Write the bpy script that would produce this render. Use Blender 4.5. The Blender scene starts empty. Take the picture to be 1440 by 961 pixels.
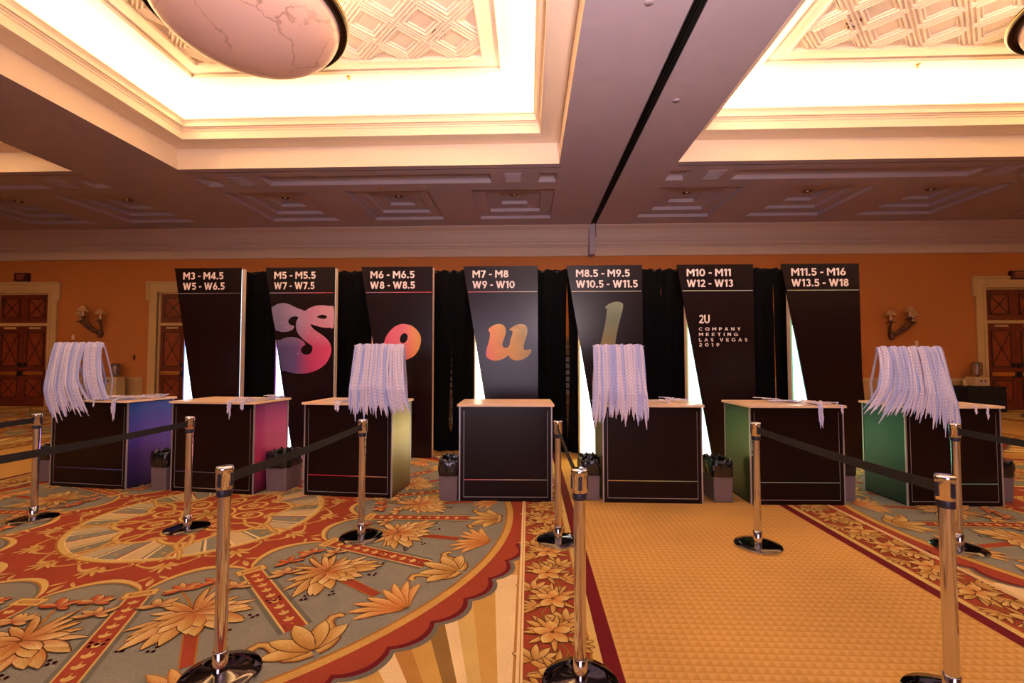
import bpy, bmesh, math, random
from math import sin, cos, pi, radians as R
C = bpy.context.scene.collection
sc = bpy.context.scene

# ------------------------------------------------------------------ camera
cd = bpy.data.cameras.new('camera'); cam = bpy.data.objects.new('camera', cd); C.objects.link(cam)
cd.lens = 16.0; cd.sensor_width = 36.0; cd.clip_end = 200; cd.clip_start = .05
cam.location = (0, 0, 1.55); cam.rotation_euler = (R(90 + 2.191), 0, R(2.058)); sc.camera = cam

# ------------------------------------------------------------------ world, exposure, large lights
w = bpy.data.worlds.new('world'); sc.world = w; w.use_nodes = True
w.node_tree.nodes['Background'].inputs[0].default_value = (.30, .16, .09, 1)
w.node_tree.nodes['Background'].inputs[1].default_value = .02
sc.view_settings.view_transform = 'Standard'; sc.view_settings.look = 'None'
sc.view_settings.gamma = 1; sc.view_settings.use_curve_mapping = False
sc.view_settings.exposure = 0.0
sc.cycles.diffuse_bounces = 5; sc.cycles.max_bounces = 8; sc.cycles.glossy_bounces = 4
sc.cycles.use_denoising = True
COVE_W = 172; COVE_COL = (1, .76, .46)

def area(name, loc, rot, sx, sy, power, col, spread=180):
    l = bpy.data.lights.new(name, 'AREA'); l.shape = 'RECTANGLE'; l.size = sx; l.size_y = sy
    l.energy = power; l.color = col; l.spread = R(spread)
    o = bpy.data.objects.new(name, l); C.objects.link(o); o.location = loc; o.rotation_euler = rot
    return o
# daylight-cool light from the open hall behind the photographer
area('hall_light', (-.9, -8.5, 1.9), (R(96), 0, 0), 5.0, 3.0, 420, (.86, .70, .90))
# the photographer's flash, bounced off the ceiling ahead
area('bounce_flash', (1.0, -1.0, 2.4), (R(180 - 37), 0, 0), .6, .6, 480, (1, .82, .86), 118)
# trays of the ceiling behind the camera, which light the room like those in view
for x in (-9, 1.9, 12):
    area('rear_tray_light', (x, -5.0, 5.7), (0, 0, 0), 6, 4, 110, (1, .78, .56))

# ------------------------------------------------------------------ materials
def nodes(m): return m.node_tree.nodes, m.node_tree.links
def mat(name, col, rough=.6, metal=0, spec=.5, emit=None, es=0, coat=0, noise=0, nscale=40, bump=0, bscale=200, alpha=1, trans=0):
    m = bpy.data.materials.new(name); m.use_nodes = True
    N, L = nodes(m); b = N['Principled BSDF']
    b.inputs['Base Color'].default_value = (*col, 1); b.inputs['Roughness'].default_value = rough
    b.inputs['Metallic'].default_value = metal; b.inputs['Specular IOR Level'].default_value = spec
    b.inputs['Coat Weight'].default_value = coat; b.inputs['Transmission Weight'].default_value = trans
    if emit: b.inputs['Emission Color'].default_value = (*emit, 1); b.inputs['Emission Strength'].default_value = es
    if noise or bump: tc = N.new('ShaderNodeTexCoord')
    if noise:
        n = N.new('ShaderNodeTexNoise'); n.inputs['Scale'].default_value = nscale; n.inputs['Detail'].default_value = 4
        L.new(tc.outputs['Object'], n.inputs['Vector'])
        r = N.new('ShaderNodeMapRange'); r.inputs['From Min'].default_value = .3; r.inputs['From Max'].default_value = .7
        r.inputs['To Min'].default_value = 1 - noise; r.inputs['To Max'].default_value = 1 + noise
        L.new(n.outputs['Fac'], r.inputs['Value'])
        mx = N.new('ShaderNodeMix'); mx.data_type = 'RGBA'; mx.blend_type = 'MULTIPLY'; mx.inputs['Factor'].default_value = 1
        mx.inputs['A'].default_value = (*col, 1); L.new(r.outputs['Result'], mx.inputs['B']); L.new(mx.outputs['Result'], b.inputs['Base Color'])
    if bump:
        n = N.new('ShaderNodeTexNoise'); n.inputs['Scale'].default_value = bscale; n.inputs['Detail'].default_value = 3
        L.new(tc.outputs['Object'], n.inputs['Vector'])
        bp = N.new('ShaderNodeBump'); bp.inputs['Strength'].default_value = bump; bp.inputs['Distance'].default_value = .01
        L.new(n.outputs['Fac'], bp.inputs['Height']); L.new(bp.outputs['Normal'], b.inputs['Normal'])
    return m
M = {}
M['wall'] = mat('wall_covering', (.52, .17, .036), .75, noise=.06, nscale=60, bump=.15, bscale=90)
M['dado'] = mat('dado_paint', (.50, .30, .12), .7, noise=.03)
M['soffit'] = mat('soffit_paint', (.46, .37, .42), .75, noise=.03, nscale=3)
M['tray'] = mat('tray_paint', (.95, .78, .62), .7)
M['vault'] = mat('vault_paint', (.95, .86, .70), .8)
M['relief'] = mat('plaster_relief', (.92, .76, .62), .65)
M['cornice'] = mat('cornice_paint', (.58, .42, .34), .6)
M['casing'] = mat('casing_paint', (.62, .40, .17), .5)
M['door'] = mat('door_mahogany', (.16, .022, .008), .45, noise=.25, nscale=9)
M['door_panel'] = mat('door_panel_wood', (.25, .042, .012), .45, noise=.25, nscale=12)
M['door_dark'] = mat('door_ebony_inlay', (.035, .010, .006), .5)
M['brass'] = mat('brass', (.70, .42, .16), .3, 1)
M['dark'] = mat('dark_metal', (.02, .018, .016), .45, .3)
M['track'] = mat('track_metal', (.07, .06, .05), .5, .6)
M['chrome'] = mat('chrome', (.68, .68, .74), .11, 1)
M['chromedark'] = mat('base_cover', (.10, .085, .08), .07, 1)  # chrome with the dark reflection on the post bases put into its colour
M['collar'] = mat('collar_black', (.015, .013, .03), .4)
M['belt'] = mat('belt_webbing', (.006, .006, .008), .8, bump=.3, bscale=400)
M['black'] = mat('black_laminate', (.008, .002, .002), .30, spec=.22)
M['panel'] = mat('black_panel_print', (.011, .003, .0025), .27, spec=.36)
M['cream'] = mat('cream_edge', (.78, .60, .48), .5)
M['top'] = mat('counter_top', (.84, .60, .40), .28)
M['silver'] = mat('silver_edge', (.42, .40, .42), .35, .5)
M['text'] = mat('text_print', (.90, .74, .66), .6)
M['drape'] = mat('black_velvet', (.0035, .003, .0035), .95, spec=.1)
M['bin'] = mat('bin_plastic', (.17, .12, .12), .6, bump=.2, bscale=300)
M['bag'] = mat('bin_bag', (.008, .008, .010), .18, spec=.7)
M['shade'] = mat('lamp_shade', (.66, .40, .17), .7)
M['candle'] = mat('candle_sleeve', (.85, .55, .40), .5)
M['bronze'] = mat('antique_bronze', (.16, .07, .04), .5, .5, noise=.5, nscale=20)
M['rim'] = mat('bowl_rim_bronze', (.03, .014, .005), .3, .6)
M['carton'] = mat('cardboard', (.42, .22, .09), .8, noise=.1)
M['shoebox'] = mat('shoe_box_white', (.62, .50, .42), .6)
M['lid'] = mat('shoe_box_lid', (.05, .03, .03), .6)
M['cooler'] = mat('cooler_plastic', (.62, .44, .22), .5)
M['bottle'] = mat('bottle_plastic', (.35, .22, .14), .15, trans=.5)
M['exit'] = mat('exit_housing', (.07, .008, .006), .4)
M['exitlet'] = mat('exit_letters', (.42, .10, .06), .5)
M['pale'] = mat('pale_plate', (.75, .5, .35), .5)
M['cloth'] = mat('black_table_cloth', (.008, .006, .006), .9)

def vcol_mat(name, rough=.9, nz=.18, ns=160):
    m = bpy.data.materials.new(name); m.use_nodes = True; N, L = nodes(m); b = N['Principled BSDF']
    a = N.new('ShaderNodeAttribute'); a.attribute_name = 'Col'
    tc = N.new('ShaderNodeTexCoord'); n = N.new('ShaderNodeTexNoise'); n.inputs['Scale'].default_value = ns; n.inputs['Detail'].default_value = 2
    L.new(tc.outputs['Object'], n.inputs['Vector'])
    n2 = N.new('ShaderNodeTexNoise'); n2.inputs['Scale'].default_value = 5; L.new(tc.outputs['Object'], n2.inputs['Vector'])
    ad = N.new('ShaderNodeMath'); ad.operation = 'MULTIPLY_ADD'; L.new(n2.outputs['Fac'], ad.inputs[0]); ad.inputs[1].default_value = .3; L.new(n.outputs['Fac'], ad.inputs[2])
    r = N.new('ShaderNodeMapRange'); r.inputs['From Min'].default_value = .4; r.inputs['From Max'].default_value = .9
    r.inputs['To Min'].default_value = 1 - nz; r.inputs['To Max'].default_value = 1 + nz
    L.new(ad.outputs[0], r.inputs['Value'])
    mx = N.new('ShaderNodeMix'); mx.data_type = 'RGBA'; mx.blend_type = 'MULTIPLY'; mx.inputs['Factor'].default_value = 1
    L.new(a.outputs['Color'], mx.inputs['A']); L.new(r.outputs['Result'], mx.inputs['B']); L.new(mx.outputs['Result'], b.inputs['Base Color'])
    b.inputs['Roughness'].default_value = rough; b.inputs['Specular IOR Level'].default_value = .15
    bp = N.new('ShaderNodeBump'); bp.inputs['Strength'].default_value = .5; bp.inputs['Distance'].default_value = .004
    L.new(n.outputs['Fac'], bp.inputs['Height']); L.new(bp.outputs['Normal'], b.inputs['Normal'])
    return m
M['carpet'] = vcol_mat('carpet_pile_print')

def gold_carpet():
    m = bpy.data.materials.new('gold_checked_carpet'); m.use_nodes = True; N, L = nodes(m); b = N['Principled BSDF']
    tc = N.new('ShaderNodeTexCoord'); sp = N.new('ShaderNodeSeparateXYZ'); L.new(tc.outputs['Object'], sp.inputs[0])
    def math_(op, a, c=None, v=None):
        n = N.new('ShaderNodeMath'); n.operation = op; L.new(a, n.inputs[0])
        if c is not None: L.new(c, n.inputs[1])
        if v is not None: n.inputs[1].default_value = v
        return n.outputs[0]
    P = 1 / .052
    u = math_('FRACT', math_('MULTIPLY', sp.outputs[0], v=P)); v = math_('FRACT', math_('MULTIPLY', sp.outputs[1], v=P))
    tri = math_('SMOOTH_MIN', math_('SUBTRACT', u, v), v=.3)
    g = N.new('ShaderNodeMapRange'); L.new(math_('SUBTRACT', u, v), g.inputs['Value']); g.inputs['From Min'].default_value = -.25; g.inputs['From Max'].default_value = .25
    ln = math_('LESS_THAN', v, v=.16)
    n = N.new('ShaderNodeTexNoise'); n.inputs['Scale'].default_value = 1.2; L.new(tc.outputs['Object'], n.inputs['Vector']); n.inputs['Detail'].default_value = 6
    cr = N.new('ShaderNodeMix'); cr.data_type = 'RGBA'; L.new(g.outputs['Result'], cr.inputs['Factor'])
    cr.inputs['A'].default_value = (.53, .30, .085, 1); cr.inputs['B'].default_value = (.44, .235, .058, 1)
    c2 = N.new('ShaderNodeMix'); c2.data_type = 'RGBA'; L.new(math_('MULTIPLY', ln, v=.55), c2.inputs['Factor']); L.new(cr.outputs['Result'], c2.inputs['A'])
    c2.inputs['B'].default_value = (.41, .205, .047, 1)
    r = N.new('ShaderNodeMapRange'); r.inputs['From Min'].default_value = .3; r.inputs['From Max'].default_value = .7; r.inputs['To Min'].default_value = .9; r.inputs['To Max'].default_value = 1.1
    L.new(n.outputs['Fac'], r.inputs['Value'])
    mx = N.new('ShaderNodeMix'); mx.data_type = 'RGBA'; mx.blend_type = 'MULTIPLY'; mx.inputs['Factor'].default_value = 1
    L.new(c2.outputs['Result'], mx.inputs['A']); L.new(r.outputs['Result'], mx.inputs['B']); L.new(mx.outputs['Result'], b.inputs['Base Color'])
    bp = N.new('ShaderNodeBump'); bp.inputs['Strength'].default_value = .25; bp.inputs['Distance'].default_value = .003
    L.new(g.outputs['Result'], bp.inputs['Height']); L.new(bp.outputs['Normal'], b.inputs['Normal'])
    b.inputs['Roughness'].default_value = .9; b.inputs['Specular IOR Level'].default_value = .15
    return m
M['goldcarpet'] = gold_carpet()

def marble():
    m = bpy.data.materials.new('alabaster'); m.use_nodes = True; N, L = nodes(m); b = N['Principled BSDF']
    tc = N.new('ShaderNodeTexCoord')
    n = N.new('ShaderNodeTexNoise'); n.inputs['Scale'].default_value = 2.2; n.inputs['Detail'].default_value = 5
    L.new(tc.outputs['Object'], n.inputs['Vector'])
    va = N.new('ShaderNodeVectorMath'); va.operation = 'MULTIPLY_ADD'; L.new(n.outputs['Color'], va.inputs[0]); va.inputs[1].default_value = (.55, .55, .55); L.new(tc.outputs['Object'], va.inputs[2])
    vo = N.new('ShaderNodeTexVoronoi'); vo.feature = 'DISTANCE_TO_EDGE'; vo.inputs['Scale'].default_value = 1.15; L.new(va.outputs[0], vo.inputs['Vector'])
    r = N.new('ShaderNodeMapRange'); r.inputs['From Min'].default_value = 0; r.inputs['From Max'].default_value = .014; L.new(vo.outputs['Distance'], r.inputs['Value'])
    n2 = N.new('ShaderNodeTexNoise'); n2.inputs['Scale'].default_value = 1.3; L.new(tc.outputs['Object'], n2.inputs['Vector'])
    r2 = N.new('ShaderNodeMapRange'); r2.inputs['From Min'].default_value = .42; r2.inputs['From Max'].default_value = .75; L.new(n2.outputs['Fac'], r2.inputs['Value'])
    mxf = N.new('ShaderNodeMath'); mxf.operation = 'MAXIMUM'; L.new(r.outputs[0], mxf.inputs[0]); L.new(r2.outputs[0], mxf.inputs[1])
    mx = N.new('ShaderNodeMix'); mx.data_type = 'RGBA'; L.new(mxf.outputs[0], mx.inputs['Factor'])
    mx.inputs['A'].default_value = (.52, .27, .18, 1); mx.inputs['B'].default_value = (.84, .53, .44, 1)
    L.new(mx.outputs['Result'], b.inputs['Base Color']); b.inputs['Roughness'].default_value = .35
    b.inputs['Subsurface Weight'].default_value = .0
    L.new(mx.outputs['Result'], b.inputs['Emission Color']); b.inputs['Emission Strength'].default_value = .05
    return m
M['marble'] = marble()

def grad_mat(name, stops, axis='Z', lo=0, hi=1, rough=.45, emit=0, noise=0, noise_s=3, stars=False, diag=None):
    """procedural print: colour ramp along an object axis"""
    m = bpy.data.materials.new(name); m.use_nodes = True; N, L = nodes(m); b = N['Principled BSDF']
    tc = N.new('ShaderNodeTexCoord'); sp = N.new('ShaderNodeSeparateXYZ'); L.new(tc.outputs['Object'], sp.inputs[0])
    if diag:
        d = N.new('ShaderNodeVectorMath'); d.operation = 'DOT_PRODUCT'; L.new(tc.outputs['Object'], d.inputs[0]); d.inputs[1].default_value = diag
        src = d.outputs['Value']
    else: src = sp.outputs['XYZ'.index(axis)]
    r = N.new('ShaderNodeMapRange'); r.inputs['From Min'].default_value = lo; r.inputs['From Max'].default_value = hi; L.new(src, r.inputs['Value'])
    fac = r.outputs['Result']
    if noise:
        n = N.new('ShaderNodeTexNoise'); n.inputs['Scale'].default_value = noise_s; n.inputs['Detail'].default_value = 3; L.new(tc.outputs['Object'], n.inputs['Vector'])
        a = N.new('ShaderNodeMath'); a.operation = 'MULTIPLY_ADD'; L.new(n.outputs['Fac'], a.inputs[0]); a.inputs[1].default_value = noise
        s = N.new('ShaderNodeMath'); s.operation = 'SUBTRACT'; L.new(fac, s.inputs[0]); s.inputs[1].default_value = noise * .5; L.new(s.outputs[0], a.inputs[2]); fac = a.outputs[0]
    cr = N.new('ShaderNodeValToRGB'); L.new(fac, cr.inputs['Fac'])
    e = cr.color_ramp.elements
    while len(e) < len(stops): e.new(.5)
    for k, (p, c) in enumerate(stops): e[k].position = p; e[k].color = (*c, 1)
    out = cr.outputs['Color']
    if stars:
        v = N.new('ShaderNodeTexVoronoi'); v.inputs['Scale'].default_value = 9; L.new(tc.outputs['Object'], v.inputs['Vector'])
        l = N.new('ShaderNodeMapRange'); l.inputs['From Min'].default_value = .03; l.inputs['From Max'].default_value = .10; l.inputs['To Min'].default_value = 1; l.inputs['To Max'].default_value = 0
        L.new(v.outputs['Distance'], l.inputs['Value'])
        mx = N.new('ShaderNodeMix'); mx.data_type = 'RGBA'; L.new(l.outputs['Result'], mx.inputs['Factor']); L.new(out, mx.inputs['A']); mx.inputs['B'].default_value = (.95, .85, .9, 1); out = mx.outputs['Result']
    L.new(out, b.inputs['Base Color']); b.inputs['Roughness'].default_value = rough
    if emit: L.new(out, b.inputs['Emission Color']); b.inputs['Emission Strength'].default_value = emit
    return m

def mat2d(name, low, high, x0, x1, z0, z1):
    m = grad_mat(name, low, axis='X', lo=x0, hi=x1, noise=.15, noise_s=2.2, stars=True); N, L = nodes(m)
    lo = [n for n in N if n.type == 'VALTORGB'][0]; src = lo.inputs['Fac'].links[0].from_socket
    hi = N.new('ShaderNodeValToRGB'); L.new(src, hi.inputs['Fac']); e = hi.color_ramp.elements
    while len(e) < len(high): e.new(.5)
    for k, (p, c) in enumerate(high): e[k].position = p; e[k].color = (*c, 1)
    sp = [n for n in N if n.type == 'SEPXYZ'][0]; r = N.new('ShaderNodeMapRange'); r.inputs['From Min'].default_value = z0; r.inputs['From Max'].default_value = z1; L.new(sp.outputs[2], r.inputs['Value'])
    mx = N.new('ShaderNodeMix'); mx.data_type = 'RGBA'; L.new(r.outputs['Result'], mx.inputs['Factor']); L.new(lo.outputs[0], mx.inputs['A']); L.new(hi.outputs[0], mx.inputs['B'])
    old = [l for l in L if l.from_node == lo and l.to_node != mx][0]; t = old.to_socket; L.remove(old); L.new(mx.outputs['Result'], t)
    return m

def lanyard_mat():
    m = bpy.data.materials.new('lanyard_weave'); m.use_nodes = True; N, L = nodes(m); b = N['Principled BSDF']
    uv = N.new('ShaderNodeUVMap'); sp = N.new('ShaderNodeSeparateXYZ'); L.new(uv.outputs[0], sp.inputs[0])
    def mth(op, a, c=None, v=None):
        n = N.new('ShaderNodeMath'); n.operation = op; L.new(a, n.inputs[0])
        if c is not None: L.new(c, n.inputs[1])
        if v is not None: n.inputs[1].default_value = v
        return n.outputs[0]
    sl = mth('ADD', mth('MULTIPLY', sp.outputs[1], v=62), mth('MULTIPLY', sp.outputs[0], v=.35))
    st = mth('MAXIMUM', mth('LESS_THAN', mth('FRACT', sl), v=.42), mth('GREATER_THAN', mth('ABSOLUTE', sp.outputs[0]), v=.82))
    oi = N.new('ShaderNodeObjectInfo')
    cr = N.new('ShaderNodeValToRGB'); L.new(oi.outputs['Random'], cr.inputs['Fac'])
    e = cr.color_ramp.elements; e[0].color = (.95, .84, .90, 1); e[1].color = (.42, .52, .96, 1); e[1].position = 1
    e.new(.6); e[1].position = .6; e[1].color = (.82, .78, .96, 1)
    mx = N.new('ShaderNodeMix'); mx.data_type = 'RGBA'; L.new(mth('MULTIPLY', st, v=.75), mx.inputs['Factor']); L.new(cr.outputs[0], mx.inputs['A'])
    mx.inputs['B'].default_value = (.26, .28, .58, 1)
    L.new(mx.outputs['Result'], b.inputs['Base Color']); b.inputs['Roughness'].default_value = .75
    return m
M['lanyard'] = lanyard_mat()

# ------------------------------------------------------------------ mesh helpers
class MB:
    def __init__(s): s.v = []; s.f = []; s.c = []; s.uv = []; s.sm = []
    def add(s, vs, fs, cols=None, uvs=None, smooth=False):
        o = len(s.v); s.v += [tuple(p) for p in vs]; s.f += [tuple(i + o for i in f) for f in fs]
        if cols is not None: s.c += cols
        if uvs is not None: s.uv += uvs
        s.sm += [smooth] * len(fs); return s
    def box(s, x0, x1, y0, y1, z0, z1):
        return s.add([(x0, y0, z0), (x1, y0, z0), (x1, y1, z0), (x0, y1, z0), (x0, y0, z1), (x1, y0, z1), (x1, y1, z1), (x0, y1, z1)],
                     [(0, 3, 2, 1), (4, 5, 6, 7), (0, 1, 5, 4), (1, 2, 6, 5), (2, 3, 7, 6), (3, 0, 4, 7)])
    def prism_xz(s, poly, y0, y1):
        n = len(poly); return s.add([(x, y0, z) for x, z in poly] + [(x, y1, z) for x, z in poly],
            [tuple(range(n)), tuple(range(2 * n - 1, n - 1, -1))] + [(i, i + n, (i + 1) % n + n, (i + 1) % n) for i in range(n)])
    def lathe(s, prof, n=32, c=(0, 0), z0=0, smooth=True):
        vs = []; 
        for r, z in prof:
            for k in range(n): a = 2 * pi * k / n; vs.append((c[0] + r * cos(a), c[1] + r * sin(a), z + z0))
        fs = [(i * n + k, i * n + (k + 1) % n, (i + 1) * n + (k + 1) % n, (i + 1) * n + k) for i in range(len(prof) - 1) for k in range(n)]
        return s.add(vs, fs, smooth=smooth)
    def tube(s, pts, rad, n=8):
        vs = []; m = len(pts)
        for i, p in enumerate(pts):
            a = pts[max(i - 1, 0)]; b = pts[min(i + 1, m - 1)]
            t = [b[k] - a[k] for k in range(3)]; l = math.sqrt(sum(q * q for q in t)) or 1; t = [q / l for q in t]
            ref = (0, 0, 1) if abs(t[2]) < .9 else (1, 0, 0)
            u = (t[1] * ref[2] - t[2] * ref[1], t[2] * ref[0] - t[0] * ref[2], t[0] * ref[1] - t[1] * ref[0])
            l = math.sqrt(sum(q * q for q in u)); u = [q / l for q in u]
            w_ = (t[1] * u[2] - t[2] * u[1], t[2] * u[0] - t[0] * u[2], t[0] * u[1] - t[1] * u[0])
            r = rad[i] if isinstance(rad, (list, tuple)) else rad
            for k in range(n):
                q = 2 * pi * k / n; vs.append(tuple(p[j] + r * (cos(q) * u[j] + sin(q) * w_[j]) for j in range(3)))
        fs = [(i * n + k, i * n + (k + 1) % n, (i + 1) * n + (k + 1) % n, (i + 1) * n + k) for i in range(m - 1) for k in range(n)]
        fs += [tuple(range(n - 1, -1, -1)), tuple((m - 1) * n + k for k in range(n))]
        return s.add(vs, fs, smooth=True)
    def mesh(s, name, m):
        me = bpy.data.meshes.new(name); me.from_pydata(s.v, [], s.f)
        if m: me.materials.append(m)
        if s.c:
            a = me.color_attributes.new('Col', 'FLOAT_COLOR', 'POINT')
            flat = [q for c in s.c for q in (c[0], c[1], c[2], 1.0)]; a.data.foreach_set('color', flat)
        if s.uv:
            ul = me.uv_layers.new(name='UVMap'); idx = [0] * len(me.loops); me.loops.foreach_get('vertex_index', idx)
            ul.data.foreach_set('uv', [q for i in idx for q in s.uv[i]])
        me.polygons.foreach_set('use_smooth', s.sm); me.update()
        return me
    def build(s, name, m, parent=None, loc=(0, 0, 0), rz=0, bevel=0):
        o = bpy.data.objects.new(name, s.mesh(name, m)); C.objects.link(o); o.location = loc; o.rotation_euler = (0, 0, rz)
        if parent: o.parent = parent
        if bevel:
            b = o.modifiers.new('bevel', 'BEVEL'); b.width = bevel; b.segments = 2; b.limit_method = 'ANGLE'
        return o
def tag(o, label=None, cat=None, group=None, kind=None):
    if label: o['label'] = label
    if cat: o['category'] = cat
    if group: o['group'] = group
    if kind: o['kind'] = kind
    return o
def empty(name, loc=(0, 0, 0), rz=0, label=None, cat=None, group=None):
    o = bpy.data.objects.new(name, None); C.objects.link(o); o.location = loc; o.rotation_euler = (0, 0, rz); o.empty_display_size = .1
    return tag(o, label, cat, group)
def copy_tree(o, parent=None):
    c = o.copy(); C.objects.link(c)
    if parent: c.parent = parent
    for ch in list(o.children): copy_tree(ch, c)
    return c
def B(*a): return MB().box(*a)
# bold lettering drawn from outlines and arcs (cap height 1)
def _arc(cx, cy, rx, ry, a0, a1, T=.20, n=14):
    P = []; Q = []
    for k in range(n + 1):
        a = R(a0 + (a1 - a0) * k / n); P.append((cx + rx * cos(a), cy + ry * sin(a))); Q.append((cx + (rx - T) * cos(a), cy + (ry - T * .92) * sin(a)))
    return [[P[k], P[k + 1], Q[k + 1], Q[k]] for k in range(n)]
def _b(x0, x1, y0, y1): return [[(x0, y0), (x1, y0), (x1, y1), (x0, y1)]]
GL = {
 'M': (.92, [[(0, 0), (0, 1), (.2, 1), (.2, 0)], [(.72, 0), (.72, 1), (.92, 1), (.92, 0)], [(.2, 1), (.2, .66), (.46, .27), (.46, .60)], [(.46, .27), (.46, .60), (.72, 1), (.72, .66)]]),
 'W': (1.20, [[(0, 1), (.22, 1), (.46, 0), (.25, 0)], [(.25, 0), (.46, 0), (.69, 1), (.50, 1)], [(.50, 1), (.69, 1), (.94, 0), (.73, 0)], [(.73, 0), (.94, 0), (1.20, 1), (.98, 1)]]),
 'N': (.78, _b(0, .2, 0, 1) + _b(.58, .78, 0, 1) + [[(.2, 1), (.2, .62), (.58, 0), (.58, .40)]]),
 'A': (.86, [[(0, 0), (.21, 0), (.52, 1), (.33, 1)], [(.65, 0), (.86, 0), (.53, 1), (.34, 1)], [(.2, .2), (.66, .2), (.6, .38), (.26, .38)]]),
 'E': (.64, _b(0, .2, 0, 1) + _b(.2, .64, .82, 1) + _b(.2, .60, .41, .59) + _b(.2, .64, 0, .18)),
 'X': (.80, [[(0, 0), (.24, 0), (.80, 1), (.56, 1)], [(.56, 0), (.80, 0), (.24, 1), (0, 1)]]),
 'T': (.72, _b(0, .72, .82, 1) + _b(.26, .46, 0, .82)), 'I': (.2, _b(0, .2, 0, 1)), 'L': (.60, _b(0, .2, 0, 1) + _b(.2, .60, 0, .18)),
 'Y': (.80, [[(0, 1), (.23, 1), (.5, .40), (.30, .40)], [(.80, 1), (.57, 1), (.30, .40), (.5, .40)]] + _b(.30, .50, 0, .41)),
 'V': (.84, [[(0, 1), (.22, 1), (.51, 0), (.33, 0)], [(.84, 1), (.62, 1), (.33, 0), (.51, 0)]]),
 'U': (.74, _b(0, .2, .36, 1) + _b(.54, .74, .36, 1) + _arc(.37, .37, .37, .37, 180, 360)),
 'P': (.66, _b(0, .2, 0, 1) + _b(.2, .36, .82, 1) + _b(.2, .36, .32, .50) + _arc(.34, .66, .33, .34, -90, 90)),
 'O': (.98, _arc(.49, .5, .49, .51, 0, 360, n=28)), 'C': (.86, _arc(.49, .5, .49, .51, 42, 318, n=22)),
 'G': (.92, _arc(.49, .5, .49, .51, 42, 335, n=22) + _b(.52, .92, .36, .52) + _b(.74, .92, .16, .40)),
 'S': (.62, _arc(.32, .725, .30, .275, 25, 270) + _arc(.31, .285, .31, .285, 90, -155)),
 '0': (.70, _arc(.35, .5, .35, .51, 0, 360, n=26)),
 '1': (.36, _b(.16, .36, 0, 1) + [[(0, .66), (.16, .80), (.16, 1), (0, .86)]]),
 '2': (.62, _arc(.31, .71, .30, .30, 165, -30) + [[(.02, 0), (.02, .17), (.40, .55), (.56, .52)], [(.02, .17), (.30, .17), (.56, .52), (.42, .60)]] + _b(.02, .62, 0, .18)),
 '3': (.62, _arc(.30, .735, .29, .275, 155, -90) + _arc(.30, .29, .31, .30, 90, -155)),
 '4': (.70, _b(.38, .58, 0, 1) + _b(0, .70, .18, .36) + [[(0, .36), (.20, .36), (.52, .98), (.38, 1)]]),
 '5': (.62, _b(.06, .57, .82, 1) + _b(.06, .25, .46, .84) + _arc(.30, .33, .32, .34, 118, -155)),
 '6': (.64, _arc(.32, .325, .32, .335, 0, 360, n=24) + [[(.01, .36), (.20, .36), (.50, 1), (.29, 1)]]),
 '7': (.62, _b(0, .62, .82, 1) + [[(.39, .84), (.62, .84), (.32, 0), (.10, 0)]]),
 '8': (.64, _arc(.32, .735, .28, .275, 0, 360, n=22) + _arc(.32, .29, .32, .30, 0, 360, n=22)),
 '9': (.64, _arc(.32, .675, .32, .335, 0, 360, n=24) + [[(.63, .64), (.44, .64), (.14, 0), (.35, 0)]]),
 '.': (.22, _b(0, .22, 0, .21)), '-': (.36, _b(0, .36, .34, .52)), ' ': (.20, [])}
def text_obj(name, s, x, z, h, width, m, parent, y, space=.10):
    """flat print: lettering laid in the XZ plane; x,z = lower-left corner"""
    mb = MB(); cx = 0
    for ch in s:
        w_, polys = GL[ch]
        for k, p in enumerate(polys): mb.add([(cx + a, 0, b) for a, b in p], [tuple(range(len(p)))])
        cx += w_ + space
    cx -= space; mb.v = [(x + v[0] / cx * width, y - .0002 - .00001 * (i % 7), z + v[2] * h) for i, v in enumerate(mb.v)]
    return mb.build(name, m, parent)
def smooth_poly(p, n=5):
    out = []; m = len(p)
    for i in range(m):
        a, b, c, d = p[i - 1], p[i], p[(i + 1) % m], p[(i + 2) % m]
        for k in range(n):
            t = k / n
            out.append(tuple(.5 * (2 * b[j] + (c[j] - a[j]) * t + (2 * a[j] - 5 * b[j] + 4 * c[j] - d[j]) * t * t + (3 * b[j] - a[j] - 3 * c[j] + d[j]) * t ** 3) for j in range(2)))
    return out
def shape_obj(name, outer, holes, y, m, parent, n=5):
    cu = bpy.data.curves.new(name, 'CURVE'); cu.dimensions = '2D'; cu.fill_mode = 'BOTH'; cu.extrude = .0015
    for P in [outer] + holes:
        P = smooth_poly(P, n); s = cu.splines.new('POLY'); s.points.add(len(P) - 1); s.use_cyclic_u = True
        for q, (a, b) in zip(s.points, P): q.co = (float(a), float(b), 0.0, 1.0)
    t = bpy.data.objects.new('t', cu); C.objects.link(t); dg = bpy.context.evaluated_depsgraph_get(); dg.update()
    me = bpy.data.meshes.new_from_object(t.evaluated_get(dg)); bpy.data.objects.remove(t)
    for v in me.vertices: v.co = (v.co.x, y + v.co.z, v.co.y)
    me.materials.clear(); me.materials.append(m)
    o = bpy.data.objects.new(name, me); C.objects.link(o); o.parent = parent; return o
rnd = random.Random(7)

# ================================================================== STRUCTURE
WY = 14.5; ZC = 5.75; XL, XR, YB = -24.0, 22.0, -10.0
floor = MB().add([(XL, YB, 0), (XR, YB, 0), (XR, WY, 0), (XL, WY, 0)], [(0, 1, 2, 3)]).build('floor', M['goldcarpet']); tag(floor, kind='structure')
def struct(name, mb, m, parent=None, **k):
    o = mb.build(name, m, parent, **k)
    if not parent: tag(o, kind='structure')
    return o
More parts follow.
